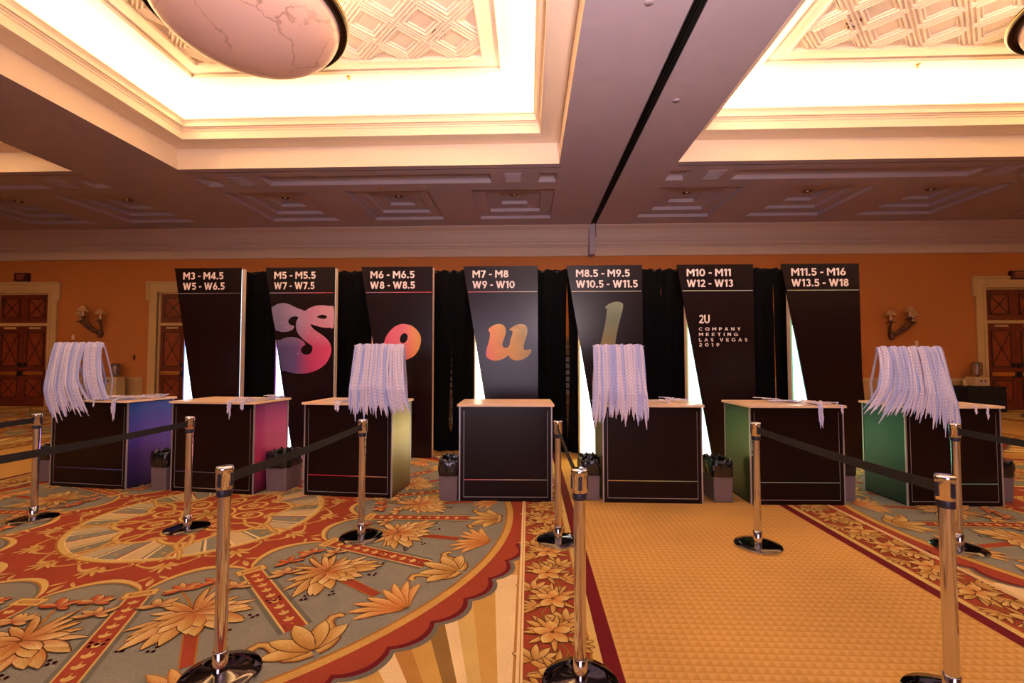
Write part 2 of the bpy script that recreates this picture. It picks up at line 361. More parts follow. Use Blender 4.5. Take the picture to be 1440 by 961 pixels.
# back wall with three door openings
DOORS = [(-17.72, -15.88), (-12.17, -10.33), (14.06, 15.90)]; DT = 3.74
mb = MB(); xs = [XL] + [q for d in DOORS for q in d] + [XR]
for i in range(0, len(xs), 2): mb.box(xs[i], xs[i + 1], WY, WY + .15, 0, ZC + .3)
for a, b in DOORS: mb.box(a, b, WY, WY + .15, DT, ZC + .3)
wall = struct('wall_back', mb, M['wall'])
struct('wall_left', B(XL - .15, XL, YB, WY, 0, ZC + .3), M['wall']); struct('wall_right', B(XR, XR + .15, YB, WY, 0, ZC + .3), M['wall'])
struct('wall_front', B(XL, XR, YB - .15, YB, 0, ZC + .3), M['door'])
# dado + rail + baseboard, between the door casings
gaps = [(XL, -18.08), (-15.50, -12.62), (-9.95, 13.68), (16.28, XR)]
mb = MB(); mr = MB(); bb = MB()
for a, b in gaps:
    mb.box(a, b, WY - .012, WY, .16, .88); mr.box(a, b, WY - .045, WY, .88, .96); mr.box(a, b, WY - .06, WY, .935, .955); bb.box(a, b, WY - .03, WY, 0, .16)
struct('trim_1', mb, M['dado']); struct('trim_2', mr, M['casing'], bevel=.006); struct('baseboard_back', bb, M['casing'], bevel=.006)
# cornice swept along the back wall
prof = [(WY, 4.83), (WY - .05, 4.83), (WY - .06, 4.86), (WY - .06, 5.10), (WY - .085, 5.12), (WY - .085, 5.15), (WY - .12, 5.17), (WY - .12, 5.26), (WY - .15, 5.29), (WY - .15, 5.33),
        (WY - .17, 5.37), (WY - .20, 5.5), (WY - .26, 5.62), (WY - .36, 5.70), (WY - .38, 5.72), (WY - .38, 5.76)]
mb = MB()
for x in (XL, XR): mb.add([(x, y, z) for y, z in prof], [])
n = len(prof); mb.f = [(i, i + 1, n + i + 1, n + i) for i in range(n - 1)]; mb.sm = [False] * (n - 1)
struct('trim_3', mb, M['cornice'])
# doors
def door(idx, a, b):
    d = empty(f'door_{idx}', ((a + b) / 2, WY, 0)); tag(d, kind='structure'); W = (b - a) / 2
    mb = MB()
    for s in (-1, 1):
        lo, hi = sorted((s * W, s * (W + .28))); mb.box(lo, hi, -.05, 0, 0, DT + .28)
        lo, hi = sorted((s * W, s * (W + .09))); mb.box(lo, hi, -.075, 0, 0, DT + .09)
        lo, hi = sorted((s * (W + .28), s * (W + .38))); mb.box(lo, hi, -.07, 0, 3.47, DT + .28)
        lo, hi = sorted((s * W, s * (W - .07))); mb.box(lo, hi, 0, .12, 0, DT)
    mb.box(-W, W, -.05, 0, DT, DT + .28); mb.box(-W, W, -.075, 0, DT, DT + .09); mb.box(-W - .38, W + .38, -.08, 0, DT + .28, DT + .36)
    mb.box(-W, W, 0, .12, DT - .05, DT)
    struct('door_casing', mb, M['casing'], d, bevel=.01)
    struct('transom_bar', B(-W + .07, W - .07, 0, .10, 2.64, 2.74), M['casing'], d, bevel=.008)
    w = W - .07
    def xpanel(par, x0, x1, z0, z1, y):
        t = .028
        m1 = B(x0, x1, y, y + .01, z0, z1).build('field_panel', M['door_panel'], par)
        f = MB(); 
        for q in ((x0, x0 + t, z0, z1), (x1 - t, x1, z0, z1), (x0, x1, z0, z0 + t), (x0, x1, z1 - t, z1)): f.box(q[0], q[1], y - .012, y, q[2], q[3])
        L_ = math.hypot(x1 - x0, z1 - z0); dx, dz = (x1 - x0) / L_, (z1 - z0) / L_; h = .011
        for sg in (1, -1):
            A, Bp = ((x0, z0), (x1, z1)) if sg > 0 else ((x0, z1), (x1, z0)); nx, nz = -dz * sg * h, dx * h
            f.prism_xz([(A[0] - nx, A[1] - nz), (Bp[0] - nx, Bp[1] - nz), (Bp[0] + nx, Bp[1] + nz), (A[0] + nx, A[1] + nz)], y - .010, y)
        cx_, cz_ = (x0 + x1) / 2, (z0 + z1) / 2; r = .045
        f.prism_xz([(cx_ - r, cz_), (cx_, cz_ - r), (cx_ + r, cz_), (cx_, cz_ + r)], y - .014, y)
        f.build('cross_molding', M['door_dark'], par)
    tr = struct('transom_panel', B(-w, w, .05, .09, 2.74, DT - .05), M['door'], d)
    for s in (-1, 1): xpanel(tr, min(s * .15, s * (w - .12)), max(s * .15, s * (w - .12)), 2.92, 3.55, .04)
    for s in (-1, 1):
        lo, hi = sorted((s * .004, s * w)); leaf = struct('door_leaf', B(lo, hi, .04, .085, .01, 2.64), M['door'], d)
        lo, hi = sorted((s * .14, s * (w - .12))); xpanel(leaf, lo, hi, 1.30, 2.42, .03); xpanel(leaf, lo, hi, .28, .90, .03)
        bar = MB().box(min(s * .12, s * (w - .06)), max(s * .12, s * (w - .06)), -.03, .01, 1.02, 1.14).build('push_bar', M['brass'], leaf, bevel=.008)
        B(min(s * .03, s * .13), max(s * .03, s * .13), -.02, .04, .98, 1.16).build('latch_case', M['dark'], leaf)
        B(min(s * .03, s * .12), max(s * .03, s * .12), .0, .04, 1.28, 1.42).build('lock_plate', M['dark'], leaf)
        B(min(s * .25, s * .62), max(s * .25, s * .62), -.02, .04, 2.54, 2.60).build('door_closer', M['casing'], leaf)
    return d
for i, (a, b) in enumerate(DOORS): door(i + 1, a, b)

# ---- ceiling: soffit plane with rectangular openings
BAYX = [-14.41, -3.55, 7.42, 18.3]; TY = 5.45; HS = 4.22
HL, HLN, HF = 3.66, 3.06, 2.70   # cove lip, border line, relief field (half sizes)
holes = []
for bx in BAYX:
    holes.append((bx - HS, min(bx + HS, XR - .02), TY - HS, TY + HS))
    holes.append((bx - 2.68, min(bx + 2.68, XR - .3), 10.15, 10.68))
    holes.append((bx - HS + .05, bx + HS + .05 if bx < 15 else XR - .1, 9.855, 9.875))
    for s in (-1, 1):
        if bx + s * 4 < XR - .3: holes.append((bx + s * 4.0 - .21, bx + s * 4.0 + .21, 10.15, 10.68)); 
    for k in (-1, 0, 1):
        x = bx + k * 3.17
        if x + 1.05 < XR: holes.append((x - 1.04, x + 1.04, 11.14, 13.48))
TRX = (1.95, 2.09); holes.append((TRX[0], TRX[1], YB + .1, 14.12))
def holed(x0, x1, y0, y1, z, hs):
    xs = sorted({x0, x1} | {q for h in hs for q in h[:2]}); ys = sorted({y0, y1} | {q for h in hs for q in h[2:]})
    mb = MB()
    for j in range(len(ys) - 1):
        i = 0
        while i < len(xs) - 1:
            def solid(i): 
                mx, my = (xs[i] + xs[i + 1]) / 2, (ys[j] + ys[j + 1]) / 2
                return not any(h[0] < mx < h[1] and h[2] < my < h[3] for h in hs)
            if solid(i):
                k = i
                while k + 1 < len(xs) - 1 and solid(k + 1): k += 1
                mb.add([(xs[i], ys[j], z), (xs[i], ys[j + 1], z), (xs[k + 1], ys[j + 1], z), (xs[k + 1], ys[j], z)], [(0, 1, 2, 3)]); i = k + 1
            else: i += 1
    return mb
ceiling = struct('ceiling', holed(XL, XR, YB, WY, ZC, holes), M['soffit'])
struct('ceiling_slab', B(XL, XR, YB, WY, 7.5, 7.6), M['soffit'], ceiling)
def ring(prof, cx, cy, clipx=None):
    """square sweep: prof = [(half, z)], four mitred sides"""
    mb = MB(); n = len(prof)
    sg = [(-1, -1), (1, -1), (1, 1), (-1, 1)]
    for k in range(4):
        a, b = sg[k], sg[(k + 1) % 4]
        vs = [(cx + h[0] * a[0], cy + h[0] * a[1], h[1]) for h in prof] + [(cx + h[0] * b[0], cy + h[0] * b[1], h[1]) for h in prof]
        mb.add(vs, [(i, i + n, i + n + 1, i + 1) for i in range(n - 1)])
    return mb
# step coffer pieces near the wall
def rect_ring(levels, cx, cy, cap=True):
    mb = MB(); n = len(levels)
    for k, (hx, hy, z) in enumerate(levels): mb.v += [(cx - hx, cy - hy, z), (cx + hx, cy - hy, z), (cx + hx, cy + hy, z), (cx - hx, cy + hy, z)]
    for k in range(n - 1):
        for q in range(4): mb.f.append((4 * k + q, 4 * k + (q + 1) % 4, 4 * k + 4 + (q + 1) % 4, 4 * k + 4 + q))
    if cap: mb.f.append(tuple(4 * (n - 1) + q for q in range(4)))
    mb.sm = [False] * len(mb.f); return mb
can_mesh = MB().lathe([(.118, 0), (.115, -.012), (.105, -.018), (.096, -.014), (.090, -.006), (.06, -.003), (.001, -.003)], 28).mesh('downlight', mat('downlight_reflector', (.22, .10, .035), .2, 1))
bulb_mesh = MB().lathe([(.034, -.002), (.034, -.012), (.026, -.026), (.012, -.032), (.001, -.033)], 14).mesh('bulb', mat('bulb_glass', (.9, .85, .8), .1, spec=1))
def downlight(loc, label):
    o = bpy.data.objects.new('recessed_downlight', can_mesh); C.objects.link(o); o.location = loc
    tag(o, label, 'downlight', 'recessed downlights in the ceiling')
    b = bpy.data.objects.new('bulb', bulb_mesh); C.objects.link(b); b.parent = o
BNAME = ['far left ceiling bay', 'left ceiling bay', 'right ceiling bay', 'far right ceiling bay']
for bi, bx in enumerate(BAYX):
    c = None
    for k in (-1, 0, 1):
        x = bx + k * 3.17
        if x + 1.05 > XR: continue
        rect_ring([(1.04, 1.17, ZC), (1.04, 1.17, ZC + .09), (.71, .78, ZC + .09), (.71, .78, ZC + .18), (.36, .40, ZC + .18), (.36, .40, ZC + .27)], x, 12.31).build('stepped_coffer', M['soffit'], ceiling)
        if XL + 2 < x < XR - 2:
            downlight((x, 12.2, ZC + .268), {-1: 'small recessed downlight in the left stepped coffer of the ', 0: 'small recessed downlight in the middle stepped coffer of the ', 1: 'small recessed downlight in the right stepped coffer of the '}[k] + BNAME[bi])
    hx = 2.68 if bx + 2.68 < XR - .3 else (XR - .3 - (bx - 2.68)) / 2; cxx = bx - 2.68 + hx
    rect_ring([(hx, .265, ZC), (hx - .03, .22, ZC + .07), (hx - .06, .18, ZC + .09)], cxx, 10.415).build('long_coffer', M['soffit'], ceiling)
    rect_ring([(4.22, .01, ZC), (4.22, .01, ZC + .03)], bx + .05 if bx < 15 else bx, 9.865).build('shadow_groove', M['dark'], ceiling)
    for s in (-1, 1):
        if bx + s * 4 < XR - .3:
            rect_ring([(.21, .265, ZC), (.18, .20, ZC + .07), (.14, .16, ZC + .09)], bx + s * 4.0, 10.415).build('small_coffer', M['soffit'], ceiling)
            g = MB(); g.box(bx + s * 3.2 - .21, bx + s * 3.2 + .21, 10.13, 10.66, ZC - .012, ZC)
            gr = g.build('vent_grille', M['soffit'], ceiling)
            v = MB()
            for q in range(12): v.box(bx + s * 3.2 - .18, bx + s * 3.2 + .18, 10.17 + q * .04, 10.185 + q * .04, ZC - .018, ZC - .012)
            v.build('louvre', M['soffit'], gr)
# airwall track
mb = MB(); a, b = TRX
mb.box(a - .012, a, YB + .1, 14.12, ZC - .012, ZC + .12); mb.box(b, b + .012, YB + .1, 14.12, ZC - .012, ZC + .12); mb.box(a, b, YB + .1, 14.12, ZC + .12, ZC + .13)
tr = mb.build('partition_track', M['track'], ceiling)
for q in (a + .045, b - .055): B(q, q + .01, YB + .1, 14.12, ZC + .01, ZC + .12).build('track_rail', M['dark'], tr)
struct('trim_4', B(1.90, 2.09, WY - .42, WY - .02, 4.80, ZC - .002), M['soffit'], bevel=.01)
struct('trim_5', B(2.092, 2.11, WY - .41, WY - .02, 5.35, ZC - .002), M['track'])
# trays
def coffer_tile_mesh(cx, cy, P, clips):
    bm = bmesh.new(); h = P / 2
    lv = [(h, .035), (h - .02, .035), (h - .028, .075), (h - .055, .075), (h - .07, .02), (h - .10, .02), (h - .12, .075), (h - .15, .075), (h - .165, .015), (h - .185, .015), (h - .20, .04), (h - .215, .04), (h - .23, .0)]
    prev = None
    for r, d in lv:
        cur = [bm.verts.new((cx + r * x, cy + r * y, 7.14 - d * .62)) for x, y in ((1, 0), (0, 1), (-1, 0), (0, -1))]
        if prev:
            for q in range(4): bm.faces.new((prev[q], cur[q], cur[(q + 1) % 4], prev[(q + 1) % 4]))
        prev = cur
    bm.faces.new(prev[::-1])
    for axis, lim, sgn in clips:
        co = [0, 0, 0]; no = [0, 0, 0]; co[axis] = lim; no[axis] = sgn
        bmesh.ops.bisect_plane(bm, geom=bm.verts[:] + bm.edges[:] + bm.faces[:], plane_co=co, plane_no=no, clear_outer=True)
    me = bpy.data.meshes.new('coffer_tile'); bm.to_mesh(me); bm.free(); me.materials.append(M['relief']); return me
TP = 2 * HF / 6
def tray(bx, tiles):
    hx = HS
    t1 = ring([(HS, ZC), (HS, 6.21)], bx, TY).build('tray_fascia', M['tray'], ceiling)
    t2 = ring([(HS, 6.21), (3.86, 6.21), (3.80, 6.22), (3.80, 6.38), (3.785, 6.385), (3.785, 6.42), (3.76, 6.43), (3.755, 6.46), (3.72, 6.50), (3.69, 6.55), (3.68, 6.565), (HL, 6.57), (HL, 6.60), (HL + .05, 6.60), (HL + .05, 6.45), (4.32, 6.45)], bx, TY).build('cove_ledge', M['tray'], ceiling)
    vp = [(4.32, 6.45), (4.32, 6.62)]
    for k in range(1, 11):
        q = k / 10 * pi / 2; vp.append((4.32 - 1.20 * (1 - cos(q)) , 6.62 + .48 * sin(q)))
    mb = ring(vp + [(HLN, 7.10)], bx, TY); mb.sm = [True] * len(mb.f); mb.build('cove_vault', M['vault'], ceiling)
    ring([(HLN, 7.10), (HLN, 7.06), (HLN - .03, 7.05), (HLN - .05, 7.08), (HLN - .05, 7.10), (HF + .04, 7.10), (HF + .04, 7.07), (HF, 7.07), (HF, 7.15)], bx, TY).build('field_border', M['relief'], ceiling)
    if tiles:
        cache = {}
        f = holed(bx - HF, bx + HF, TY - HF, TY + HF, 7.145, []).build('relief_field', M['relief'], ceiling)
        for i in range(-7, 8):
            for j in range(-7, 8):
                if (i + j) % 2: continue
                cx, cy = i * TP / 2, j * TP / 2
                if abs(cx) > HF + .01 or abs(cy) > HF + .01: continue
                cl = []
                if abs(cx) > HF - .01: cl.append((0, bx * 0 + math.copysign(HF, cx), math.copysign(1, cx)))
                if abs(cy) > HF - .01: cl.append((1, math.copysign(HF, cy), math.copysign(1, cy)))
                key = (0 if not cl else tuple((a, s) for a, l, s in cl))
                if key not in cache:
                    cache[key] = coffer_tile_mesh(0, 0, TP, [(a, 0, s) for a, l, s in cl])
                o = bpy.data.objects.new('coffer_tile', cache[key]); C.objects.link(o); o.location = (bx + cx, TY + cy, 0); o.parent = f
    for k, (x, y, rz) in enumerate([(0, 3.98, 0), (0, -3.98, 0), (3.98, 0, 90), (-3.98, 0, 90)]):
        if bx + x > XR or bx + x < XL: continue
        l = area('cove_strip_light', (bx + x, TY + y, 6.50), (R(180), 0, R(rz)), 7.6, .12, COVE_W, COVE_COL)
for i, bx in enumerate(BAYX): tray(bx, i in (1, 2))
for bx, nm in ((BAYX[1], 'left tray'), (BAYX[2], 'right tray')):
    for sx in (-1, 1):
        downlight((bx + sx * 2.02, TY + 2.10, 7.135), f'brass downlight in the {"left" if sx < 0 else "right"} of the diamond relief field of the {nm}')
def sprinkler(loc, label):
    MBo = MB().lathe([(.045, 0), (.045, -.008), (.012, -.012), (.012, -.04), (.025, -.045), (.025, -.05), (.001, -.055)], 12).build('sprinkler_head', M['brass'], None, loc)
    tag(MBo, label, 'sprinkler')
sprinkler((-3.52, 8.62, 7.09), 'sprinkler head on the bright cove of the left tray'); sprinkler((7.34, 8.65, 7.09), 'sprinkler head on the bright cove of the right tray')
sprinkler((-3.61, 10.87, ZC), 'sprinkler head beside the long coffer left of the track'); sprinkler((7.14, 11.0, ZC), 'sprinkler head between coffers right of the track')
sprinkler((1.78, 14.0, ZC), 'tiny sprinkler head beside the end of the partition track')
for p, l in (((1.43, 5.25, ZC), 'round pale cover plate on the soffit left of the partition track'), ((2.41, 7.33, ZC), 'round pale cover plate on the soffit right of the partition track')):
    tag(MB().lathe([(.001, -.01), (.055, -.01), (.06, 0)], 20).build('cover_plate', M['soffit'], None, p), l, 'cover plate')
# bowls
def bowl(bx, label):
    t = empty('alabaster_bowl_pendant', (bx, 5.5, 5.95), 0, label, 'chandelier')
    pr = [(1.09 * sin(a), -.54 * cos(a)) for a in [k / 20 * pi / 2 for k in range(21)]]
    pr[0] = (.002, -.54)
    MB().lathe(pr + [(1.08, .02), (1.05, .0)] + [(1.04 * sin(a), -.50 * cos(a)) for a in [(20 - k) / 20 * pi / 2 for k in range(20)]], 72).build('bowl', M['marble'], t)
    MB().lathe([(1.075, -.03), (1.10, -.055), (1.17, -.05), (1.195, -.02), (1.19, .02), (1.20, .04), (1.18, .055), (1.08, .055), (1.07, .02), (1.075, -.03)], 72).build('rim', M['rim'], t)
    MB().lathe([(1.200, .0), (1.208, .01), (1.200, .02)], 72).build('rim_bead', M['brass'], t)
    for k in range(3):
        a = k * 2 * pi / 3 + .5; MB().tube([(1.13 * cos(a), 1.13 * sin(a), .04), (.10 * cos(a), .10 * sin(a), 1.0)], .012, 8).build('suspension_rod', M['rim'], t)
    l = area('bowl_lamp', (bx, 5.5, 5.90), (R(180), 0, 0), 1.4, 1.4, 70, (1, .74, .45)); l.data.shape = 'DISK'
    MB().lathe([(.001, .95), (.11, .96), (.14, 1.05), (.24, 1.13), (.24, 1.15)], 32).build('canopy', M['rim'], t)
bowl(BAYX[1], 'large veined alabaster bowl pendant with a dark rim in the left ceiling tray'); bowl(BAYX[2], 'large alabaster bowl pendant cut by the right edge in the right ceiling tray')
# ================================================================== CARPET PRINT (flat coloured pile, laid on the floor)
GOLD = (.47, .28, .065); GOLD2 = (.38, .185, .04); LGOLD = (.52, .36, .11); CREAM = (.66, .50, .25); RED = (.27, .045, .020); MAROON = (.12, .006, .010)
BLUE = (.205, .20, .155); GREY = (.13, .125, .095); BROWN = (.22, .125, .03); OCHRE = (.32, .135, .02); DK = (.13, .05, .012); TAN = (.48, .36, .18)
def mixc(a, b, t): return tuple(a[i] * (1 - t) + b[i] * t for i in range(3))
class Art(MB):
    def poly(s, pts, z, c):
        n = len(pts); return s.add([(x, y, z) for x, y in pts], [tuple(range(n))], [c] * n)
    def fan(s, ctr, pts, z, c):
        n = len(pts); return s.add([(*ctr, z)] + [(x, y, z) for x, y in pts], [(0, i + 1, (i + 1) % n + 1) for i in range(n)], [c] * (n + 1))
    def band(s, A, Bq, z, c, closed=True, c2=None):
        n = len(A); m = n if closed else n - 1
        return s.add([(x, y, z) for x, y in A] + [(x, y, z) for x, y in Bq], [(i, (i + 1) % n, n + (i + 1) % n, n + i) for i in range(m)], [c] * n + [c2 or c] * n)
    def strip(s, pts, ws, z, c, edge=None):
        """tapered curve; edge colour gives a darker rim"""
        n = len(pts); vs = []; cs = []
        for i, (x, y) in enumerate(pts):
            a = pts[max(i - 1, 0)]; b = pts[min(i + 1, n - 1)]; dx, dy = b[0] - a[0], b[1] - a[1]; l = math.hypot(dx, dy) or 1
            nx, ny = -dy / l * ws[i], dx / l * ws[i]; vs += [(x + nx, y + ny, z), (x, y, z), (x - nx, y - ny, z)]; cs += [edge or c, c, edge or c]
        return s.add(vs, [(3 * i + k, 3 * i + k + 1, 3 * i + k + 4, 3 * i + k + 3) for i in range(n - 1) for k in (0, 1)], cs)
    def leaf(s, x, y, a, L, W, z, curve=0, c0=(.22, .085, .015), c1=(.45, .30, .085), out=(.10, .040, .010), n=8, sharp=1.0):
        """a petal or leaf from (x,y) towards angle a, bending by curve"""
        s.k = getattr(s, "k", 0) + 1; z += 1.2e-5 * (s.k % 20)
        pts = []; ang = a; px, py = x, y
        for i in range(n):
            pts.append((px, py)); ang = a + curve * (i + 1) / n; px += cos(ang) * L / (n - 1); py += sin(ang) * L / (n - 1)
        prof = [W * max(.06, sin(pi * (i / (n - 1)) ** 1.15) ** .62 if 0 < i < n - 1 else .05) for i in range(n)]
        if out: s.strip(pts, [q + .0065 for q in prof], z, out)
        vs = []; cs = []
        for i, (qx, qy) in enumerate(pts):
            p0 = pts[max(i - 1, 0)]; p1 = pts[min(i + 1, n - 1)]; dx, dy = p1[0] - p0[0], p1[1] - p0[1]; l = math.hypot(dx, dy) or 1
            nx, ny = -dy / l * prof[i], dx / l * prof[i]; t = i / (n - 1); cc = mixc(c0, c1, min(1, t * 1.15 + .05))
            vs += [(qx + nx, qy + ny, z + .0003), (qx + nx * .1, qy + ny * .1, z + .0003), (qx - nx, qy - ny, z + .0003)]; cs += [mixc(cc, c0, .6), cc, mixc(cc, CREAM, .22)]
        s.add(vs, [(3 * i + k, 3 * i + k + 1, 3 * i + k + 4, 3 * i + k + 3) for i in range(n - 1) for k in (0, 1)], cs)
        if out and W > .02:
            for off in (0, .45, -.45):
                q = []
                for i in range(0, n - 2):
                    p0 = pts[max(i - 1, 0)]; p1 = pts[i + 1]; dx, dy = p1[0] - p0[0], p1[1] - p0[1]; l = math.hypot(dx, dy) or 1
                    q.append((pts[i][0] - dy / l * prof[i] * off, pts[i][1] + dx / l * prof[i] * off))
                s.strip(q if not off else q[:-2], [.0028 * (1 - i / len(q)) + .0006 for i in range(len(q))], z + .00034, mixc(c0, c1, .22))
        return s
def pol(r, a, c=(0, 0)): return (c[0] + r * cos(a), c[1] + r * sin(a))
def circ(r, n=96): return [pol(r, 2 * pi * k / n) for k in range(n)]
def curl(x, y, a, L, turn, n=10, acc=2.2):
    pts = []; ang = a; px, py = x, y
    for i in range(n):
        pts.append((px, py)); t = i / (n - 1); ang = a + turn * t ** acc; st = L / (n - 1) * (1 - .35 * t); px += cos(ang) * st; py += sin(ang) * st
    return pts
class Fr:
    """local frame: u = radially outward along angle a, v = to the left of it"""
    def __init__(s, a): s.a = a
    def __call__(s, u, v): return (u * cos(s.a) - v * sin(s.a), u * sin(s.a) + v * cos(s.a))
PX, PYY = 3.14, 3.15
def medallion():
    A = Art(); z = .0004
    # corner sunbursts
    pal = [CREAM, GOLD, LGOLD, CREAM, BROWN, GOLD, GOLD2]
    for sx in (-1, 1):
        for sy in (-1, 1):
            fc = (sx * (PX - .04), sy * (PYY - .02)); k = 0; a = 0
            wd = [5, 5, 4, 3, 4, 5, 4]
            while a < 89:
                w_ = wd[k % 7]; b = min(90, a + w_); q = [pol(2.0, R(a)), pol(2.0, R(b))]
                pts = [fc] + [(fc[0] - sx * p[1], fc[1] - sy * p[0]) for p in q]
                if sx * sy > 0: pts = pts[::-1]
                A.poly(pts, z, pal[k % 7]); a = b; k += 1
    for s in (-1, 1):
        A.poly([(s * PX, -PYY), (s * PX, PYY), (s * (PX - .035), PYY), (s * (PX - .035), -PYY)][::s], z * 14, CREAM)
        A.poly([(s * (PX - .012), -PYY), (s * (PX - .012), PYY), (s * (PX - .018), PYY), (s * (PX - .018), -PYY)][::s], z * 15, GOLD2)
    def scal(r, d, n=64, m=8):
        out = []
        for k in range(n * m):
            t = (k % m) / m; out.append(pol(r + d * sin(pi * t) ** .8 if t else r, 2 * pi * k / (n * m)))
        return [(max(-PX + .03, min(PX - .03, x)), max(-PYY, min(PYY, y))) for x, y in out]
    A.fan((0, 0), scal(3.085 + .10, .065), z * 4, GREY); A.fan((0, 0), scal(3.085 + .065, .065), z * 5, MAROON); A.fan((0, 0), scal(3.085 + .03, .065), z * 6, RED)
    cl = lambda P: [(max(-PX + .04, min(PX - .04, x)), y) for x, y in P]
    A.fan((0, 0), cl(circ(3.02, 160)), z * 7, GOLD); A.fan((0, 0), cl(circ(2.965, 160)), z * 8, OCHRE); A.fan((0, 0), cl(circ(2.95, 160)), z * 9, BLUE)
    NS = 16; step = 2 * pi / NS
    # red centre with arched bays
    def bayr(t, d): return 1.60 - .26 * (sin(pi * t) ** .55 if 0 < t < 1 else 0) + d
    def bay(d, m=20): return [pol(bayr((k % m) / m, d), 2 * pi * k / (NS * m)) for k in range(NS * m)]
    A.fan((0, 0), bay(.075), z * 10, GREY); A.fan((0, 0), bay(.055), z * 11, OCHRE); A.fan((0, 0), bay(.042), z * 12, LGOLD); A.fan((0, 0), bay(0), z * 13, RED)
    ZL = z * 14
    for k in range(NS):
        F = Fr(k * step)
        # spoke: red ribbon with gold edges and crowns, cap and shell foot
        for w_, c, dz in ((.095, GREY, 0), (.068, LGOLD, 1), (.056, RED, 2)): A.poly([F(1.60, -w_), F(2.60, -w_), F(2.60, w_), F(1.60, w_)], ZL + dz * .0003, c)
        for q in range(9):
            u = 1.74 + q * .092
            for s in (-1, 0, 1):
                p = F(u + .02, s * .006); A.leaf(p[0], p[1], F.a + pi + s * .75, .052, .012, ZL + .001, out=None, n=5, c0=GOLD, c1=LGOLD)
            A.fan(F(u + .052, 0), [F(u + .052 + .009 * cos(t), .009 * sin(t)) for t in [R(60 * j) for j in range(6)]], ZL + .001, GOLD2)
        for a_, b_, c, dz in ((.10, .048, OCHRE, 3), (.09, .038, LGOLD, 4), (.062, .016, RED, 5), (.052, .009, GOLD, 6)): A.poly([F(1.62 - b_, -a_), F(1.62 + b_, -a_), F(1.62 + b_, a_), F(1.62 - b_, a_)], ZL + dz * .0003, c)
        for s in (-1, 1):   # scroll arms of the foot
            P = [F(u, s * v) for u, v in ((2.885, .01), (2.875, .07), (2.84, .12), (2.78, .145), (2.71, .15), (2.655, .165), (2.625, .20), (2.635, .24), (2.665, .25))]
            ws = [.030, .034, .034, .030, .026, .024, .024, .022, .016]
            A.strip(P, [q + .008 for q in ws], ZL + .0012, DK); A.strip(P, ws, ZL + .0015, LGOLD, OCHRE)
        for j, s in enumerate((-2, 2, -1, 1, 0)):
            p = F(2.87, s * .01); A.leaf(p[0], p[1], F.a + pi - s * .42, .30 - .03 * abs(s), .046, ZL + .0018 + j * .0003, curve=-s * .25, c0=OCHRE, c1=LGOLD)
        # bay bouquet
        F = Fr((k + .5) * step); zz = ZL + .002
        A.poly([F(2.10, -.035), F(2.62, -.028), F(2.62, .028), F(2.10, .035)], zz - .0006, RED); A.poly([F(2.10, -.044), F(2.62, -.036), F(2.62, .036), F(2.10, .044)], zz - .0009, OCHRE)
        for j, (s, L_) in enumerate(((-3, .30), (3, .30), (-2.2, .34), (2.2, .34), (-1.4, .34), (1.4, .34), (-.6, .30), (.6, .30))):   # palmette
            p = F(2.90, s * .006); A.leaf(p[0], p[1], F.a + pi - s * .20, L_, .026, zz + j * .00035, curve=-s * .26, c0=(.44, .13, .03), c1=(.54, .33, .10), out=OCHRE)
        bx, by = F(2.06, 0)
        for s in (-1, 1):   # berries
            for u, v in ((2.36, .16), (2.27, .30), (2.14, .40)):
                for j in range(6):
                    q = F(u + .02 * cos(j * 1.3) , s * (v + .025 * sin(j * 1.9))); A.fan(q, [(q[0] + .011 * cos(R(60 * g)), q[1] + .011 * sin(R(60 * g))) for g in range(6)], zz, MAROON)
        rr = random.Random(k)
        for j, (ang, L_, W_) in enumerate(((100, .32, .024), (-100, .32, .024), (125, .27, .022), (-125, .27, .022), (76, .36, .036), (-76, .36, .036), (88, .31, .03), (-88, .31, .03), (62, .37, .040), (-62, .37, .040), (46, .34, .042), (-46, .34, .042), (28, .30, .042), (-28, .30, .042), (8, .27, .044), (-10, .24, .04), (145, .26, .024), (-145, .26, .024), (160, .30, .022), (-162, .30, .022), (178, .32, .02), (110, .22, .035), (-110, .22, .035), (50, .22, .04), (-50, .22, .04), (15, .2, .04), (-15, .2, .04), (75, .2, .03), (-75, .2, .03))):
            a_ = F.a + R(ang + rr.uniform(-5, 5)); L2 = L_ * rr.uniform(.9, 1.08)
            A.leaf(bx, by, a_, L2, W_, zz + .0004 + j * .00012, curve=math.copysign(.35, -ang) * (1 if abs(ang) > 60 else .4), c0=(.34, .085, .015), c1=(.46, .305, .09) if j % 3 else (.55, .40, .16))
        for u, v, c in ((1.68, .10, 0), (1.69, -.09, 0), (1.83, .21, 1), (1.85, -.20, 1)):   # small flowers
            q = F(u, v); P = [F(2.02, v * .1), F((2.02 + u) / 2, v * .45), q]; A.strip(P, [.008, .008, .006], zz, OCHRE)
            for j in range(7):
                A.leaf(q[0], q[1], F.a + pi + (j - 3) * .55 + rr.uniform(-.2, .2), .105 * rr.uniform(.8, 1.2), .020, zz + .0045 + j * .0001, curve=.4 * (1 if j % 2 else -1), c0=RED, c1=(LGOLD if (c or j % 2) else (.45, .09, .02)), n=5)
    # centre ring
    A.fan((0, 0), circ(1.075), ZL, OCHRE); A.fan((0, 0), circ(1.06), ZL + .0003, LGOLD); A.fan((0, 0), circ(1.02), ZL + .0006, CREAM)
    seg = 32
